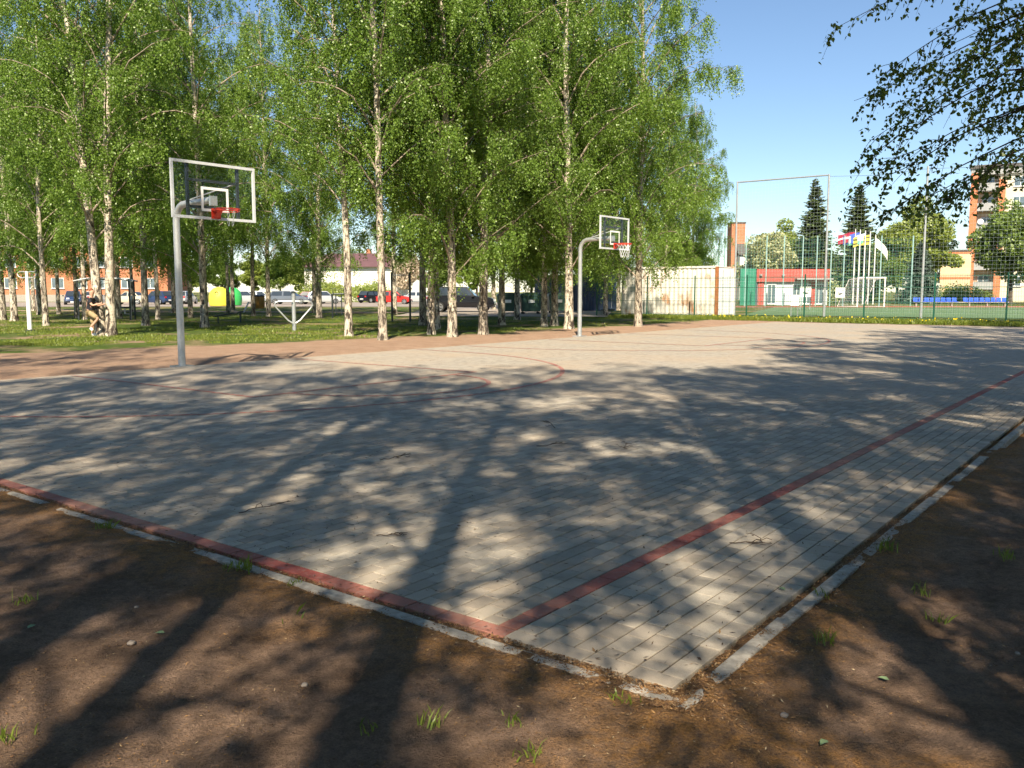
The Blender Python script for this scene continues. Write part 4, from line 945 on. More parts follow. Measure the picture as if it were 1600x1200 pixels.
sm_ = MB().box(-.22, .22, -.2, .2, 0, .05).add([(-.22, .16, .05), (.22, .16, .05), (.22, .22, .42), (-.22, .22, .42), (-.22, .2, .05), (.22, .2, .05), (.22, .26, .42), (-.22, .26, .42)], [(0,1,2,3),(7,6,5,4),(0,4,5,1),(1,5,6,2),(2,6,7,3),(3,7,4,0)]).mesh('seat', M['seat_blue'])
ns = 17
for k in range(ns):
    if k in (8,): continue
    link('seat', sm_, o, (x0 - (x0+x1)/2 + .3 + (x1 - x0 - .6) * k / (ns - 1), 0, .46))
for k in range(6): MB().box(-.06, .06, -.1, .1, 0, .38).build('support', M['concrete'], o, (x0 - (x0+x1)/2 + .3 + (x1 - x0 - .6) * k / 5, .05, 0))

# ------------------------------------------------------------------ buildings
def windows_grid(o, cols, rows_, w, h, y, pane_mat, frame_mat):
    fm = MB(); t_ = .07
    for (a, b, c, d) in ((-w/2, w/2, 0, t_), (-w/2, w/2, h - t_, h), (-w/2, -w/2 + t_, t_, h - t_), (w/2 - t_, w/2, t_, h - t_), (-.035, .035, t_, h - t_)): fm.box(a, b, -.05, .03, c, d)
    fme = fm.mesh('window', frame_mat); pme = MB().box(-w/2 + t_, w/2 - t_, -.02, -.01, t_, h - t_).mesh('pane', pane_mat); sme = MB().box(-w/2 - .08, w/2 + .08, -.14, -.06, -.07, -.005).mesh('sill', frame_mat)
    for x in cols:
        for z in rows_:
            f_ = link('window', fme, o, (x, y, z)); link('pane', pme, f_); link('sill', sme, f_)
M['win_glass'] = simple('window_glass', (0.10, 0.14, 0.17), 0.08, 0, 0.3, 0.7, 0, 0.8)
def brick_wall_mat(name, c1, c2, mortar, sc_=1.0):
    t = NT(name); b = t.n('ShaderNodeTexBrick'); c = t.coord(); cx_ = t.n('ShaderNodeSeparateXYZ'); t.l(c, cx_.inputs[0]); cb = t.n('ShaderNodeCombineXYZ'); t.l(t.math('ADD', cx_.outputs[0], cx_.outputs[1]), cb.inputs[0]); t.l(cx_.outputs[2], cb.inputs[1]); t.l(cb.outputs[0], b.inputs[0])
    b.inputs['Color1'].default_value = (*c1, 1); b.inputs['Color2'].default_value = (*c2, 1); b.inputs['Mortar'].default_value = (*mortar, 1); b.inputs['Scale'].default_value = sc_; b.inputs['Brick Width'].default_value = .25; b.inputs['Row Height'].default_value = .08; b.inputs['Mortar Size'].default_value = .008
    t.set(t.mix(1.0, b.outputs[0], t.ramp(t.noise(c, .6, 5), [(.3, .85), (.7, 1.1)]), 'MULTIPLY'), 0.9); return t.m
M['orange_brick'] = brick_wall_mat('orange_brick', (0.50, 0.17, 0.075), (0.42, 0.13, 0.06), (0.45, 0.30, 0.2))
M['cream_panel'] = simple('cream_panel', (0.66, 0.50, 0.33), 0.9, 0, 0.06, 0.6); M['cream_light'] = simple('pale_cream_panel', (0.66, 0.58, 0.45), 0.9, 0, 0.07, 0.5); M['orange_trim'] = simple('orange_render', (0.52, 0.19, 0.09), 0.9, 0, 0.08, 1)
M['grey_panel'] = simple('grey_balcony_panel', (0.34, 0.34, 0.34), 0.85, 0, 0.12, 1.2); M['dark_roof'] = simple('dark_roofing', (0.10, 0.09, 0.085), 0.9); M['plum_roof'] = simple('plum_tin_roof', (0.13, 0.068, 0.072), 0.6, 0, 0.12, 1); M['white_render'] = simple('white_render', (0.75, 0.72, 0.62), 0.9, 0, 0.05, 0.6)
o = empty('brick_apartment_block', (DX(-40, 125), 125, 0), R(6)); tag(o, 'orange brick apartment block behind the birches at far left', 'building')
MB().box(0, 27, 0, 12, 0, 16.6).build('wall', M['orange_brick'], o); MB().box(-.3, 27.3, -.3, 12.3, 16.6, 17.1).build('roof', M['dark_roof'], o); MB().box(-.02, 27.02, -.04, -.002, 0, 1.0).build('plinth', M['concrete'], o)
windows_grid(o, [2.2 + 3.2 * k for k in range(8)], [1.9 + 3.0 * k for k in range(5)], 1.7, 1.5, -.03, M['win_glass'], M['white_paint'])
o = empty('white_house', (DX(478, 132), 132, 0), R(-4)); tag(o, 'low white house with plum coloured roof between the birches', 'house')
MB().box(0, 14, 0, 9, 0, 5.2).build('wall', M['white_render'], o); rf = MB().add([(-.6, -.7, 5.1), (14.6, -.7, 5.1), (14.6, 9.7, 5.1), (-.6, 9.7, 5.1), (2.4, 4.5, 7.3), (11.6, 4.5, 7.3)], [(0, 1, 5, 4), (1, 2, 5), (2, 3, 4, 5), (3, 0, 4), (0, 3, 2, 1)]).build('roof', M['plum_roof'], o); MB().box(8.2, 8.9, 5.2, 5.9, 5.8, 8.0).build('chimney', M['orange_brick'], rf)
windows_grid(o, [4.2, 10.8], [1.6], 1.1, 1.3, -.03, M['win_glass'], M['white_paint'])
o = empty('apartment_block', (DX(1504, 130), 130, 0), R(-29)); tag(o, 'cream panel apartment block with grey balconies and orange trim at right', 'building')
HT = 19.2
MB().box(3.55, 30, .4, 13, 0, HT).build('wall', M['cream_light'], o); MB().box(.95, 3.55, 1.55, 13, 0, HT).build('recess_wall', M['cream_panel'], o); MB().box(.0, .95, 0, 13, 0, HT - .6).build('pilaster', M['orange_trim'], o); MB().box(3.6, 4.5, .1, .38, 0, HT - 1.6).build('pilaster', M['orange_trim'], o)
MB().box(-.2, 30.2, -.2, 13.2, HT + .01, HT + .5).build('roof', M['dark_roof'], o); MB().box(-.05, 30.05, .02, .36, HT - .9, HT - .02).build('cornice', M['grey_panel'], o)
for k in range(6):
    z = 1.9 + 2.85 * k; b_ = MB().box(.96, 3.54, .08, 1.5, z - .15, z).build('balcony', M['grey_panel'], o); MB().box(.96, 3.54, .02, .075, z - .15, z + .95).build('parapet', M['grey_panel'], b_); MB().box(.98, 3.5, .05, .09, z + .96, z + 1.02).build('handrail', M['dark_steel'], b_)
windows_grid(o, [2.25], [2.4 + 2.85 * k for k in range(6)], 1.5, 1.4, 1.5, M['win_glass'], M['white_paint']); windows_grid(o, [6.3 + 3.4 * k for k in range(7)], [2.2 + 2.85 * k for k in range(6)], 1.6, 1.45, .36, M['win_glass'], M['white_paint'])
MB().lathe([(0, .06), (.2, .03), (.42, -.08)], 16).build('satellite_dish', M['white_paint'], o, (1.5, -.2, 11.6)).rotation_euler = (R(75), 0, 0)
o = empty('low_annex', (DX(1464, 131.5), 131.5, 0), R(-29)); tag(o, 'low yellow cream annex left of the apartment block', 'building')
MB().box(0, 4.0, 0, 10, 0, 7.3).build('wall', M['cream_panel'], o); MB().box(-.12, 4.0, -.12, 10, 7.31, 7.6).build('roof', M['dark_roof'], o); MB().box(-.04, 4.0, -.06, -.004, 3.3, 3.6).build('trim_band', M['orange_trim'], o); MB().box(-.04, 4.0, -.06, -.004, 7.0, 7.25).build('trim_band', M['orange_trim'], o)
o = empty('sports_pavilion', (DX(1158, 94), 94, 0)); tag(o, 'low red fronted sports pavilion behind the far ball stop', 'building')
pw = DX(1292, 94) - DX(1158, 94); M['pav_red'] = simple('red_cladding', (0.40, 0.075, 0.06), 0.7, 0, 0.1, 1); M['pav_green'] = simple('green_screen', (0.03, 0.20, 0.13), 0.8, 0, 0.15, 1); M['pav_grey'] = simple('pale_grey_panel', (0.58, 0.60, 0.62), 0.6)
MB().box(1.7, pw, .35, 7, 0, 3.6).build('wall', M['pav_grey'], o); MB().box(1.5, pw + .2, 0, 7.2, 2.5, 3.85).build('fascia', M['pav_red'], o); MB().box(-.2, 1.45, .2, .4, 0, 3.9).build('screen', M['pav_green'], o); MB().box(1.72, 2.35, .2, .34, 0, 2.48).build('pillar', M['pav_red'], o)
MB().box(pw * .80, pw * .86, .2, .34, 0, 2.48).build('pillar', M['pav_red'], o); MB().box(pw * .60, pw + .15, -.9, -.02, 2.72, 2.86).build('canopy', M['grey_panel'], o)
windows_grid(o, [3.2, 5.9, 7.0, 8.3], [.15], .95, 2.1, .32, M['win_glass'], M['white_paint'])
for k in range(2): MB().lathe([(0, 0), (.14, .02), (.16, .2), (0, .24)], 10).build('floodlight', M['galv'], o, (1.9 + k * 2.4, -.16, 3.1))
o = empty('church_gable', (DX(1139, 150), 150, 0)); tag(o, 'tall orange brick wall end with a dark lean-to roof beyond the birches', 'building')
MB().box(0, 2.3, 0, 3, 0, DZ(351, 150)).build('wall', M['orange_brick'], o); MB().add([(.6, -2.8, DZ(400, 150)), (4.6, -2.8, DZ(400, 150)), (4.6, -.02, DZ(382, 150)), (.6, -.02, DZ(382, 150))], [(0, 1, 2, 3)]).build('lean_to_roof', M['dark_roof'], o); MB().box(.9, 4.3, -2.4, -.03, 0, DZ(402, 150)).build('lean_to_wall', M['white_render'], o); MB().box(-.1, 2.4, -.1, 3.1, DZ(351, 150), DZ(351, 150) + .25).build('roof', M['dark_roof'], o)

# ------------------------------------------------------------------ background trees
def round_tree(seed, H, W, base, n, size, mat, trunk_r=0.2, clump=40):
    r = np.random.default_rng(seed); c = []
    d = r.normal(0, 1, (clump, 3)); d /= np.linalg.norm(d, axis=1)[:, None]; rad_ = r.uniform(0.35, 0.92, clump)[:, None]
    ctr = d * rad_ * np.array([W / 2, W / 2, (H - base) / 2]) + np.array([0, 0, base + (H - base) / 2])
    ctr[:, :2] *= np.clip(1.15 - 0.55 * (ctr[:, 2:3] - base) / (H - base), 0.35, 1.1)
    sz = r.uniform(0.09, 0.2, clump) * W
    for k in range(clump):
        m = int(n / clump); p = r.normal(0, 1, (m, 3)); p /= np.linalg.norm(p, axis=1)[:, None]; p *= (r.uniform(0.35, 1, m) ** 0.5)[:, None] * sz[k]; p[:, 2] *= 0.8; c.append(ctr[k] + p)
    pos = np.concatenate(c); pos = pos[pos[:, 2] > base * .7]
    tp = [np.array([[0, 0, -.1], [0.05, 0, base], [0, .1, H * .75]])]; tr_ = [np.array([trunk_r * 1.3, trunk_r, .03])]
    for k in range(9):
        f = ctr[k * 3]; z0 = base * .8 + (f[2] - base) * .3; tp.append(np.array([[0, 0, z0], f * np.array([.5, .5, 1]) + np.array([0, 0, (z0 - f[2]) * .35]), f])); tr_.append(np.array([trunk_r * .4, trunk_r * .25, .02]))
    tv, tf = np_tubes(tp, tr_, 7)
    return (mesh_np('trunk', tv, tf, [M['bark_dark']], smooth=True), None, leaves_mesh('crown', pos, size, r, mat, 0.8, 0.2))
def conifer(seed, H, W, mat, n_wh=44):
    r = np.random.default_rng(seed); V_, F_, T_ = [], [], []; tp = [np.array([[0, 0, -.1], [0, 0, H * .5], [0, 0, H]])]; tr_ = [np.array([.22, .13, .02])]
    for w in range(n_wh):
        f = w / n_wh; z = H * (0.06 + 0.93 * f); L0 = W / 2 * (1 - f) ** 0.85 + 0.12; nbr = int(11 + 10 * (1 - f))
        for b in range(nbr):
            az = r.uniform(0, 6.28); L = L0 * r.uniform(0.65, 1.12); dr = r.uniform(-.35, -.05) + .35 * f
            e = np.array([math.cos(az), math.sin(az), dr]); side = np.array([-math.sin(az), math.cos(az), 0]); o0 = np.array([0, 0, z + r.uniform(-1.1, .9) * H / n_wh])
            m = 9
            for k in range(m):
                s_ = (k + r.uniform(0, 1)) / m; c0 = o0 + e * L * s_ + np.array([0, 0, .10 * L * s_ * s_])
                for sg in (-1, 1):
                    ll = (0.32 * L0 * (1.1 - s_) + .14) * r.uniform(.7, 1.2); tip = c0 + e * ll * .75 + side * sg * ll * .7 + np.array([0, 0, -r.uniform(.02, .3) * ll]); wv = np.cross(tip - c0, r.normal(0, 1, 3)); wv = wv / (np.linalg.norm(wv) + 1e-6) * ll * .3
                    i = len(V_); V_ += [c0 - wv * .5, c0 + (tip - c0) * .5 + wv, tip, c0 + (tip - c0) * .5 - wv]; F_.append((i, i + 1, i + 2, i + 3)); T_ += [r.uniform(0, 1)] * 4
    tv, tf = np_tubes(tp, tr_, 6)
    return (mesh_np('trunk', tv, tf, [M['bark_dark']], smooth=True), None, mesh_np('crown', np.array(V_), np.array(F_), [mat], tint=T_))
RT = [round_tree(31, 12, 9, 2.2, 22000, 0.32, M['leaf_far']), round_tree(32, 13, 8, 1.2, 20000, 0.32, M['leaf_lime']), round_tree(33, 10, 8.5, 1.2, 16000, 0.30, M['leaf_blossom']), round_tree(34, 6, 6.5, 1.4, 5000, 0.28, M['leaf_pink'])]
CF = [conifer(41, 15, 7.0, M['needle']), conifer(42, 14.5, 6.6, M['needle']), conifer(43, 9, 6.2, M['needle_blue'])]
def at_tree(meshes, px, Y, h_target, h_mesh, wscale, label, group=None, name='tree', rz=0.0):
    s = h_target / h_mesh; return make_tree(name, meshes, label, group, (DX(px, Y), Y), rz, (s * wscale, s * wscale, s))
at_tree(CF[0], 1266, 112, DZ(281, 112), 15, 1.15, 'taller dark fir tree framed by the ball stop net', 'firs beyond the field', 'fir_tree')
at_tree(CF[1], 1334, 114, DZ(289, 114), 14.5, 1.2, 'dark fir tree right of the ball stop frame above the flags', 'firs beyond the field', 'fir_tree', 1.0)
at_tree(CF[2], 1432, 104, DZ(378, 104), 9, 1.05, 'blue green spruce beside the grey net post', None, 'spruce_tree', 0.4)
at_tree(RT[2], 1192, 108, DZ(362, 108), 10, 1.15, 'blossoming pale green tree above the red pavilion', None, 'blossom_tree')
at_tree(RT[1], 1215, 135, DZ(338, 135), 13, 1.0, 'pale green tree top behind the blossoming tree', None, 'tree', 2.0)
at_tree(RT[1], 1398, 122, DZ(318, 122), 13, 0.95, 'tall fresh green tree left of the grey net post', None, 'tree', 0.7)
at_tree(RT[1], 1443, 128, DZ(300, 128), 13, 0.95, 'tall fresh green tree behind the blue green spruce', None, 'tree', 3.1)
at_tree(RT[0], 1575, 100, DZ(312, 100), 12, 1.0, 'dense rounded green tree in front of the apartment block', None, 'tree', 1.5)
at_tree(RT[0], 1300, 118, 7.0, 12, 1.6, 'dark leafy mass of trees below the two firs, left', 'low dark trees below the firs', 'tree', 2.6)
at_tree(RT[0], 1362, 118, 7.0, 12, 1.6, 'dark leafy mass of trees below the two firs, right', 'low dark trees below the firs', 'tree', 4.6)
at_tree(RT[1], 1482, 150, DZ(372, 150), 13, 1.3, 'distant pale tree above the annex roof', None, 'tree', 5.0)
at_tree(RT[3], 641, 118, DZ(396, 118), 6, 0.8, 'pale pink blossoming tree behind the red hatchback', None, 'blossom_tree')
for i, (px, w_) in enumerate([(110, 'behind the orange brick block at far left'), (300, 'right of the orange brick block'), (350, 'above the yellow recycling dome'), (400, 'above the brown litter bins'), (440, 'above the grey estate car'), (472, 'touching the left end of the white house'), (560, 'over the plum roof at its middle'), (600, 'over the right end of the plum roof'), (690, 'above the black off-road car'), (745, 'right of the black off-road car'), (830, 'behind the waste containers'), (930, 'behind the navy container'), (1060, 'behind the rusty white container'), (1640, 'beyond the right picture edge by the apartment block')]):
    Y = 158 + (i * 37) % 40; at_tree(RT[i % 2], px, Y, 8.5 + (i * 53 % 50) / 10, 12, 1.25, 'distant leafy tree ' + w_, 'distant tree belt', 'tree', i * 1.3)
def bush(px, Y, w, h, mat, label, seed):
    o = make_tree('hedge', round_tree(seed, h, w, 0.15, 5000, 0.22, mat, 0.05, 50), label, None, (DX(px, Y), Y), 0, 1.0, 'hedge'); o.scale = (1, .5, 1)
bush(515, 120, 10, 2.6, M['leaf_lime'], 'yellow green hedge in front of the white house, left part', 51); bush(580, 121, 9, 2.4, M['leaf_lime'], 'yellow green hedge in front of the white house, right part', 52)
bush(1255, 104, 12, 2.6, M['leaf_blossom'], 'pale flowering shrubs behind the pavilion roof', 53); bush(1500, 112, 9, 1.6, M['leaf_far'], 'low green shrubs at the foot of the apartment block', 54)

# ------------------------------------------------------------------ the overhanging birch branches at upper right
tx, ty = 8.6, 7.4
ot = make_tree('birch_tree', BV[1], 'birch right of the picture whose dark leafy branches hang in at upper right', 'birches shading the court from outside the picture', (tx, ty), 2.0, 1.0)
del ot['group']
ot.rotation_euler = (0, 0, 0)
r = np.random.default_rng(77); paths, rads, lpos = [], [], []
tgt = [((1700, -70), (1310, 60), 10.0), ((1690, -30), (1370, 110), 9.6), ((1700, 20), (1420, 150), 10.4), ((1710, 60), (1350, 215), 10.0), ((1700, 110), (1345, 225), 9.2), ((1720, 130), (1345, 300), 9.8), ((1700, 180), (1400, 320), 10.3), ((1720, 200), (1480, 325), 9.5), ((1730, 20), (1480, 60), 9.0), ((1730, 90), (1500, 190), 10.8), ((1740, 240), (1540, 300), 10.2), ((1680, -90), (1400, 0), 9.4), ((1690, -60), (1345, 20), 10.2), ((1720, 60), (1440, 130), 9.7), ((1700, 150), (1370, 270), 10.6), ((1720, 220), (1430, 335), 9.9), ((1720, 10), (1330, 150), 10.8)]
for (a, b, Y) in tgt:
    A = np.array([DX(a[0], Y), Y - .3, DZ(a[1], Y)]); B = np.array([DX(b[0], Y), Y + r.uniform(-.4, .5), DZ(b[1], Y)])
    O = np.array([tx, ty, A[2] + 1.3]); n = 12; s_ = np.linspace(0, 1, n)[:, None]
    mid = A + (B - A) * .45 + np.array([0, r.uniform(-.3, .3), .32]); B = B + np.array([0, 0, -.05]); p1 = (1 - s_) ** 2 * A + 2 * s_ * (1 - s_) * mid + s_ ** 2 * B + np.cumsum(r.normal(0, .022, (n, 3)), 0)
    p0 = O + (A - O) * np.linspace(0, .9, 4)[:, None] + np.array([0, 0, .25]) * np.sin(np.linspace(0, 1, 4) * 3.1)[:, None]
    pth = np.concatenate([p0, p1]); paths.append(pth); rads.append(np.linspace(.02, .0025, len(pth)))
    d = (B - A) / np.linalg.norm(B - A)
    for k in range(38):
        f = r.uniform(.02, 1.0); i0 = min(int(f * (n - 1)), n - 2); bo = p1[i0] + (p1[i0 + 1] - p1[i0]) * (f * (n - 1) - i0)
        bd = d * r.uniform(.5, 1.0) + r.normal(0, .42, 3) + np.array([0, 0, -.22]); bd /= np.linalg.norm(bd); bl = r.uniform(.18, .75) * (1.1 - .5 * f); m = 5; ss = np.linspace(0, 1, m)[:, None]
        bq = bo + bd * bl * ss + np.array([0, 0, -.28]) * bl * ss ** 2; paths.append(bq); rads.append(np.linspace(.004, .0013, m))
        nl_ = int(bl * 34) + 3; ls = r.uniform(.08, 1.05, nl_)[:, None]; lpos.append(bo + bd * bl * ls + np.array([0, 0, -.28]) * bl * ls ** 2 + r.normal(0, .022, (nl_, 3)))
lpos = np.concatenate(lpos) - np.array([tx, ty, 0])
bv, bf = np_tubes([p - np.array([tx, ty, 0]) for p in paths], rads, 5)
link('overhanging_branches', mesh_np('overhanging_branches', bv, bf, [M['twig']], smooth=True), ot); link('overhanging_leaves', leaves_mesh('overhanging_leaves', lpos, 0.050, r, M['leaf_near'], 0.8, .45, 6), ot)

# ------------------------------------------------------------------ grass, litter, twigs, weeds
def blades(name, pts, hgt, r, mat, width=0.012, lean=0.5):
    n = len(pts); a = r.uniform(0, 6.28, n); h = hgt * r.uniform(.5, 1.3, n); dx_ = np.stack([np.cos(a), np.sin(a), np.zeros(n)], 1); w = width * r.uniform(.7, 1.4, n)[:, None]
    le = r.normal(0, lean, (n, 2)) * h[:, None]; tip = pts + np.concatenate([le, h[:, None]], 1); mid = pts + np.concatenate([le * .35, h[:, None] * .6], 1)
    v = np.stack([pts - dx_ * w / 2, pts + dx_ * w / 2, mid + dx_ * w * .4, tip, mid - dx_ * w * .4], 1).reshape(-1, 3)
    return mesh_np(name, v, np.arange(n * 5).reshape(n, 5), [mat], tint=np.repeat(r.uniform(0, 1, n), 5))
r = np.random.default_rng(5)
n = 110000; yy = 24 + (r.random(n) ** 1.6) * 46; xx = r.uniform(-0.66, 0.22, n) * yy; uu, vv = to_uv(xx, yy)
thr = 18.8 - np.clip((uu - 14) * .2, -2.2, 1.6); keep = (vv + fbm2(xx, yy, 9, ((.25, 1.0), (.8, .5))) > thr + .2) & (fbm2(xx, yy, 12, ((.15, 1.0), (.5, .6))) > -0.2 + np.clip((uu - 18) * .03, 0, .45))
keep &= ~((yy > 50.5) & (xx > -7.2)); xx, yy = xx[keep], yy[keep]
tag(link('lawn_grass', blades('lawn_grass', np.stack([xx, yy, np.zeros(len(xx))], 1), 0.06, r, M['grass'], 0.022, .5)), 'green grass growing under the birches', 'grass', kind='stuff')
n = 26000; uu = r.uniform(40.1, 44, n); vv = r.uniform(-8, 24, n); xx, yy = CX + uu * UX - vv * UY, CY + uu * UY + vv * UX
tag(link('fence_grass', blades('fence_grass', np.stack([xx, yy, np.zeros(n)], 1), 0.17, r, M['grass'], 0.03, .4)), 'rough grass strip along the foot of the green fence', 'grass', kind='stuff')
M['dandelion'] = simple('dandelion_yellow', (0.80, 0.60, 0.02), 0.7); n = 260; uu = r.uniform(40.6, 43.6, n); vv = r.uniform(-3, 19, n); pts = np.stack([CX + uu * UX - vv * UY, CY + uu * UY + vv * UX, r.uniform(.12, .24, n)], 1)
tag(link('dandelions', leaves_mesh('dandelions', pts, 0.075, r, M['dandelion'], 1.0, 0)), 'yellow dandelion flowers in the grass along the fence', 'flowers', kind='stuff')
def gz_at(x, y):
    i = np.clip(np.searchsorted(xs, x) - 1, 0, nx - 2); j = np.clip(np.searchsorted(ys, y) - 1, 0, ny - 2)
    return np.maximum(np.maximum(gz[j, i], gz[j, i + 1]), np.maximum(gz[j + 1, i], gz[j + 1, i + 1]))
# fallen bud scales and needles: thick along the kerb, thin on the earth
def litter(name, xx, yy, zz, size, mat, label):
    n = len(xx); a = r.uniform(0, 6.28, n); L = size * r.uniform(.5, 1.6, n); w = L * r.uniform(.12, .4, n); d = np.stack([np.cos(a), np.sin(a), r.normal(0, .25, n)], 1); s_ = np.stack([-np.sin(a), np.cos(a), r.normal(0, .3, n)], 1); p = np.stack([xx, yy, zz + .003], 1)
    v = np.stack([p - d * L[:, None] / 2, p + s_ * w[:, None] / 2, p + d * L[:, None] / 2, p - s_ * w[:, None] / 2], 1).reshape(-1, 3); v[:, 2] = np.maximum(v[:, 2], np.repeat(zz, 4) + .0008)
    return tag(link(name, mesh_np(name, v, np.arange(n * 4).reshape(n, 4), [mat], tint=np.repeat(r.uniform(0, 1, n), 4))), label, 'litter', kind='stuff')
def litter_mat(name, stops):
    t = NT(name); t.set(t.ramp(t.n('ShaderNodeAttribute', attribute_name='tint').outputs['Fac'], stops), 0.9); return t.m
M['litter'] = litter_mat('bud_scale_litter', [(0, (0.07, 0.035, 0.018)), (.5, (0.18, 0.09, 0.035)), (.9, (0.32, 0.18, 0.07)), (1, (0.46, 0.35, 0.21))])
n = 24000; side = r.random(n) < .5; al = r.uniform(0, 1, n) ** 1.5 * 7.5; of = np.abs(r.normal(0, .17, n)); of = np.where(r.random(n) < .4, r.uniform(0.0, .075, n), of)
uu = np.where(side, -of, al - .2); vv = np.where(side, al - .9, -.83 - of); xx, yy = CX + uu * UX - vv * UY, CY + uu * UY + vv * UX
litter('kerb_litter', xx, yy, gz_at(xx, yy), 0.014, M['litter'], 'orange brown bud scales gathered along the kerb')
n = 60000; yy = 1.7 + r.random(n) ** 1.4 * 6.2; xx = r.uniform(-.66, .66, n) * yy; uu, vv = to_uv(xx, yy); k_ = ((uu < -.15) | (vv < -1.0)) & (xx > -4.4) & (xx < 6.3) & (fbm2(xx, yy, 19, ((.5, 1.0), (1.6, .7))) > -.25); xx, yy = xx[k_], yy[k_]
litter('earth_litter', xx, yy, gz_at(xx, yy), 0.0095, M['litter'], 'scattered dry bud scales and bark bits on the bare earth')
n = 5200; uu = r.random(n) ** 1.5 * 18; vv = -.8 + r.random(n) ** 1.2 * 12; xx, yy = CX + uu * UX - vv * UY, CY + uu * UY + vv * UX
M['litter_dark'] = litter_mat('dark_debris', [(0, (0.03, 0.02, 0.014)), (.8, (0.10, 0.06, 0.03)), (1, (0.28, 0.17, 0.08))])
litter('court_debris', xx, yy, np.zeros(n) + .0015, 0.020, M['litter_dark'], 'small dark leaf and twig crumbs lying on the pavers')
# fallen twigs on the court
def twig(px, py, L, rot, seed, label):
    x, y = G(px, py); L *= 0.62; o = empty('fallen_twig', (x, y, 0.004), rot); tag(o, label, 'twig', 'twigs fallen on the court'); rr = np.random.default_rng(seed)
    def wander(p, a, l, n_): 
        pts = [p]; 
        for k in range(n_): a += rr.normal(0, .28); p = (p[0] + l / n_ * math.cos(a), p[1] + l / n_ * math.sin(a), max(.006, p[2] + rr.normal(0, .008))); pts.append(p)
        return pts, a
    main, a = wander((-L / 2, 0, .008), 0, L, 8); MB().tube(main, list(np.linspace(.004, .002, 9)), 5).build('stem', M['twig'], o, smooth=True)
    for k in range(4):
        p = main[3 + k]; b, _ = wander(p, rr.choice([-1, 1]) * rr.uniform(.4, 1.1), L * rr.uniform(.25, .5), 5); MB().tube(b, list(np.linspace(.0035, .0018, 6)), 4).build('side_shoot', M['twig'], o)
twig(622, 718, .55, .5, 1, 'curled pale twig in the sun flecks left of the court middle'); twig(868, 698, .6, 0.1, 2, 'dark twig in the shade at the court middle'); twig(985, 700, .4, 1.2, 3, 'short twig right of the middle twig')
twig(407, 795, .6, 1.0, 4, 'twig at the left on the trunk shadow'); twig(1172, 848, .45, .3, 5, 'twig in the bright spot right of the red line'); twig(860, 668, .35, 2.0, 6, 'small far twig on the court'); twig(612, 838, .3, .2, 7, 'thin twig on the near left pavers')
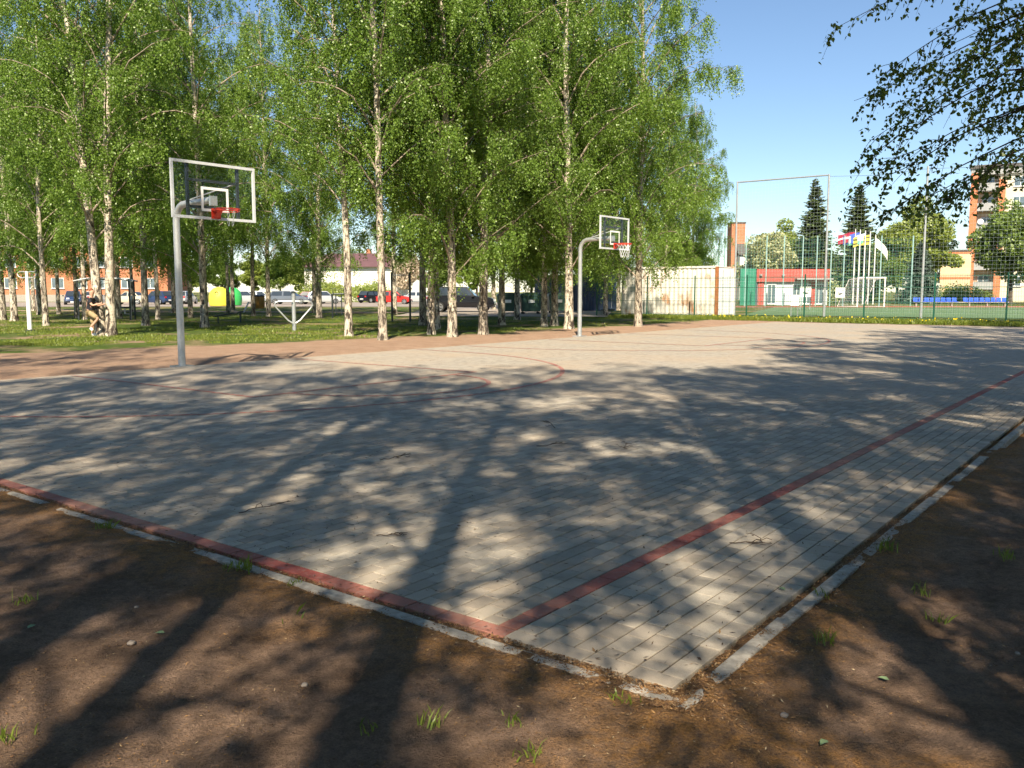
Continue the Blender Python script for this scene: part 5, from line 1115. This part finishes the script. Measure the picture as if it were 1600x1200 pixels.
# weeds in the bare earth
def tuft(px, py, h, n_, label, seed):
    x, y = G(px, py); rr = np.random.default_rng(seed); pts = np.stack([rr.normal(0, .02 + h * .18, n_), rr.normal(0, .02 + h * .18, n_), np.zeros(n_)], 1)
    z = float(gz_at(np.array([x]), np.array([y]))[0]); o = link('grass_tuft', blades('grass_tuft', pts * 0.8, h * 0.66, rr, M['grass'], .0055, .42), None, (x, y, z - .004)); tag(o, label, 'grass tuft', 'grass tufts in the bare earth')
for i, (px, py, h, n_, lab) in enumerate([(165, 828, .085, 34, 'grass tuft by the left kerb, the farthest left one'), (383, 893, .10, 46, 'largest bright grass tuft at the kerb below the red line'), (362, 890, .06, 16, 'small tuft touching the largest kerb tuft'), (35, 946, .07, 20, 'thin tuft in the earth at far left'), (460, 912, .06, 14, 'weak tuft right of the largest kerb tuft'), (672, 1136, .07, 26, 'grass tuft in the earth below the red corner, left one'), (803, 1134, .055, 14, 'small bright sprout in the earth below the corner'), (574, 1142, .05, 14, 'pale tuft at the bottom left of centre'), (825, 1180, .06, 18, 'tuft at the bottom edge of the picture'), (8, 1165, .08, 16, 'tuft in the lower left picture corner'), (1287, 1004, .08, 26, 'grass tuft in the right earth near the kerb'), (1440, 925, .09, 18, 'upright tuft in the sunny patch at right'), (1467, 966, .07, 16, 'tuft just below the upright one at right'), (1385, 862, .09, 40, 'dark tuft against the right kerb'), (1570, 880, .09, 26, 'dark tuft near the right picture edge'), (1288, 930, .06, 12, 'small sprout on the right kerb'), (452, 965, .10, 5, 'single tall grass stalk in the left earth'), (975, 1100, .05, 20, 'low weed below the paving corner')]):
    tuft(px, py, h, n_, lab, 60 + i)
# a few stones and fallen green leaves near the viewer
M['stone'] = simple('pebble', (0.24, 0.20, 0.17), 0.85, 0, 0.2, 30, .2); M['green_leaf'] = simple('fallen_leaf', (0.20, 0.28, 0.14), 0.7, 0, .2, 20)
for i, (px, py, lab) in enumerate([(213, 947, 'pale pebble on the left earth'), (476, 1068, 'small pebble in the lower left shade'), (205, 1005, 'pebble left of the lower shade'), (1590, 1018, 'pebble near the right edge'), (1225, 1122, 'tiny pebble in the dark right earth')]):
    x, y = G(px, py); z = float(gz_at(np.array([x]), np.array([y]))[0]); bm = bmesh.new(); bmesh.ops.create_icosphere(bm, subdivisions=2, radius=.011 + .003 * (i % 3))
    for v in bm.verts: v.co *= 1 + .18 * math.sin(v.co.x * 300 + i) * math.cos(v.co.y * 260); v.co.z *= .65
    me = bpy.data.meshes.new('pebble'); bm.to_mesh(me); bm.free(); me.materials.append(M['stone']); tag(link('pebble', me, None, (x, y, z + .004)), lab, 'pebble', 'pebbles on the earth')
for i, (px, py, lab) in enumerate([(250, 989, 'green fallen leaf in the left shade'), (50, 987, 'yellowish fallen leaf at far left'), (1380, 1060, 'grey green fallen leaf in the right earth'), (1287, 1165, 'pale fallen leaf near the bottom right'), (1222, 922, 'small green leaf lying on the near pavers')]):
    x, y = G(px, py); z = float(gz_at(np.array([x]), np.array([y]))[0]); z = .002 if i == 4 else z
    a = i * 1.3; L = .045; vs_ = [(-L/2, 0, .004), (-L*.2, -L*.3, .009), (L*.15, -L*.26, .008), (L/2, 0, .004), (L*.15, L*.26, .010), (-L*.2, L*.3, .007), (0, 0, .004)]
    me = bpy.data.meshes.new('fallen_leaf'); me.from_pydata(vs_, [], [(k, (k + 1) % 6, 6) for k in range(6)]); me.update(); me.materials.append(M['green_leaf']); tag(link('fallen_leaf', me, None, (x, y, z + .002), a), lab, 'leaf', 'fallen leaves')
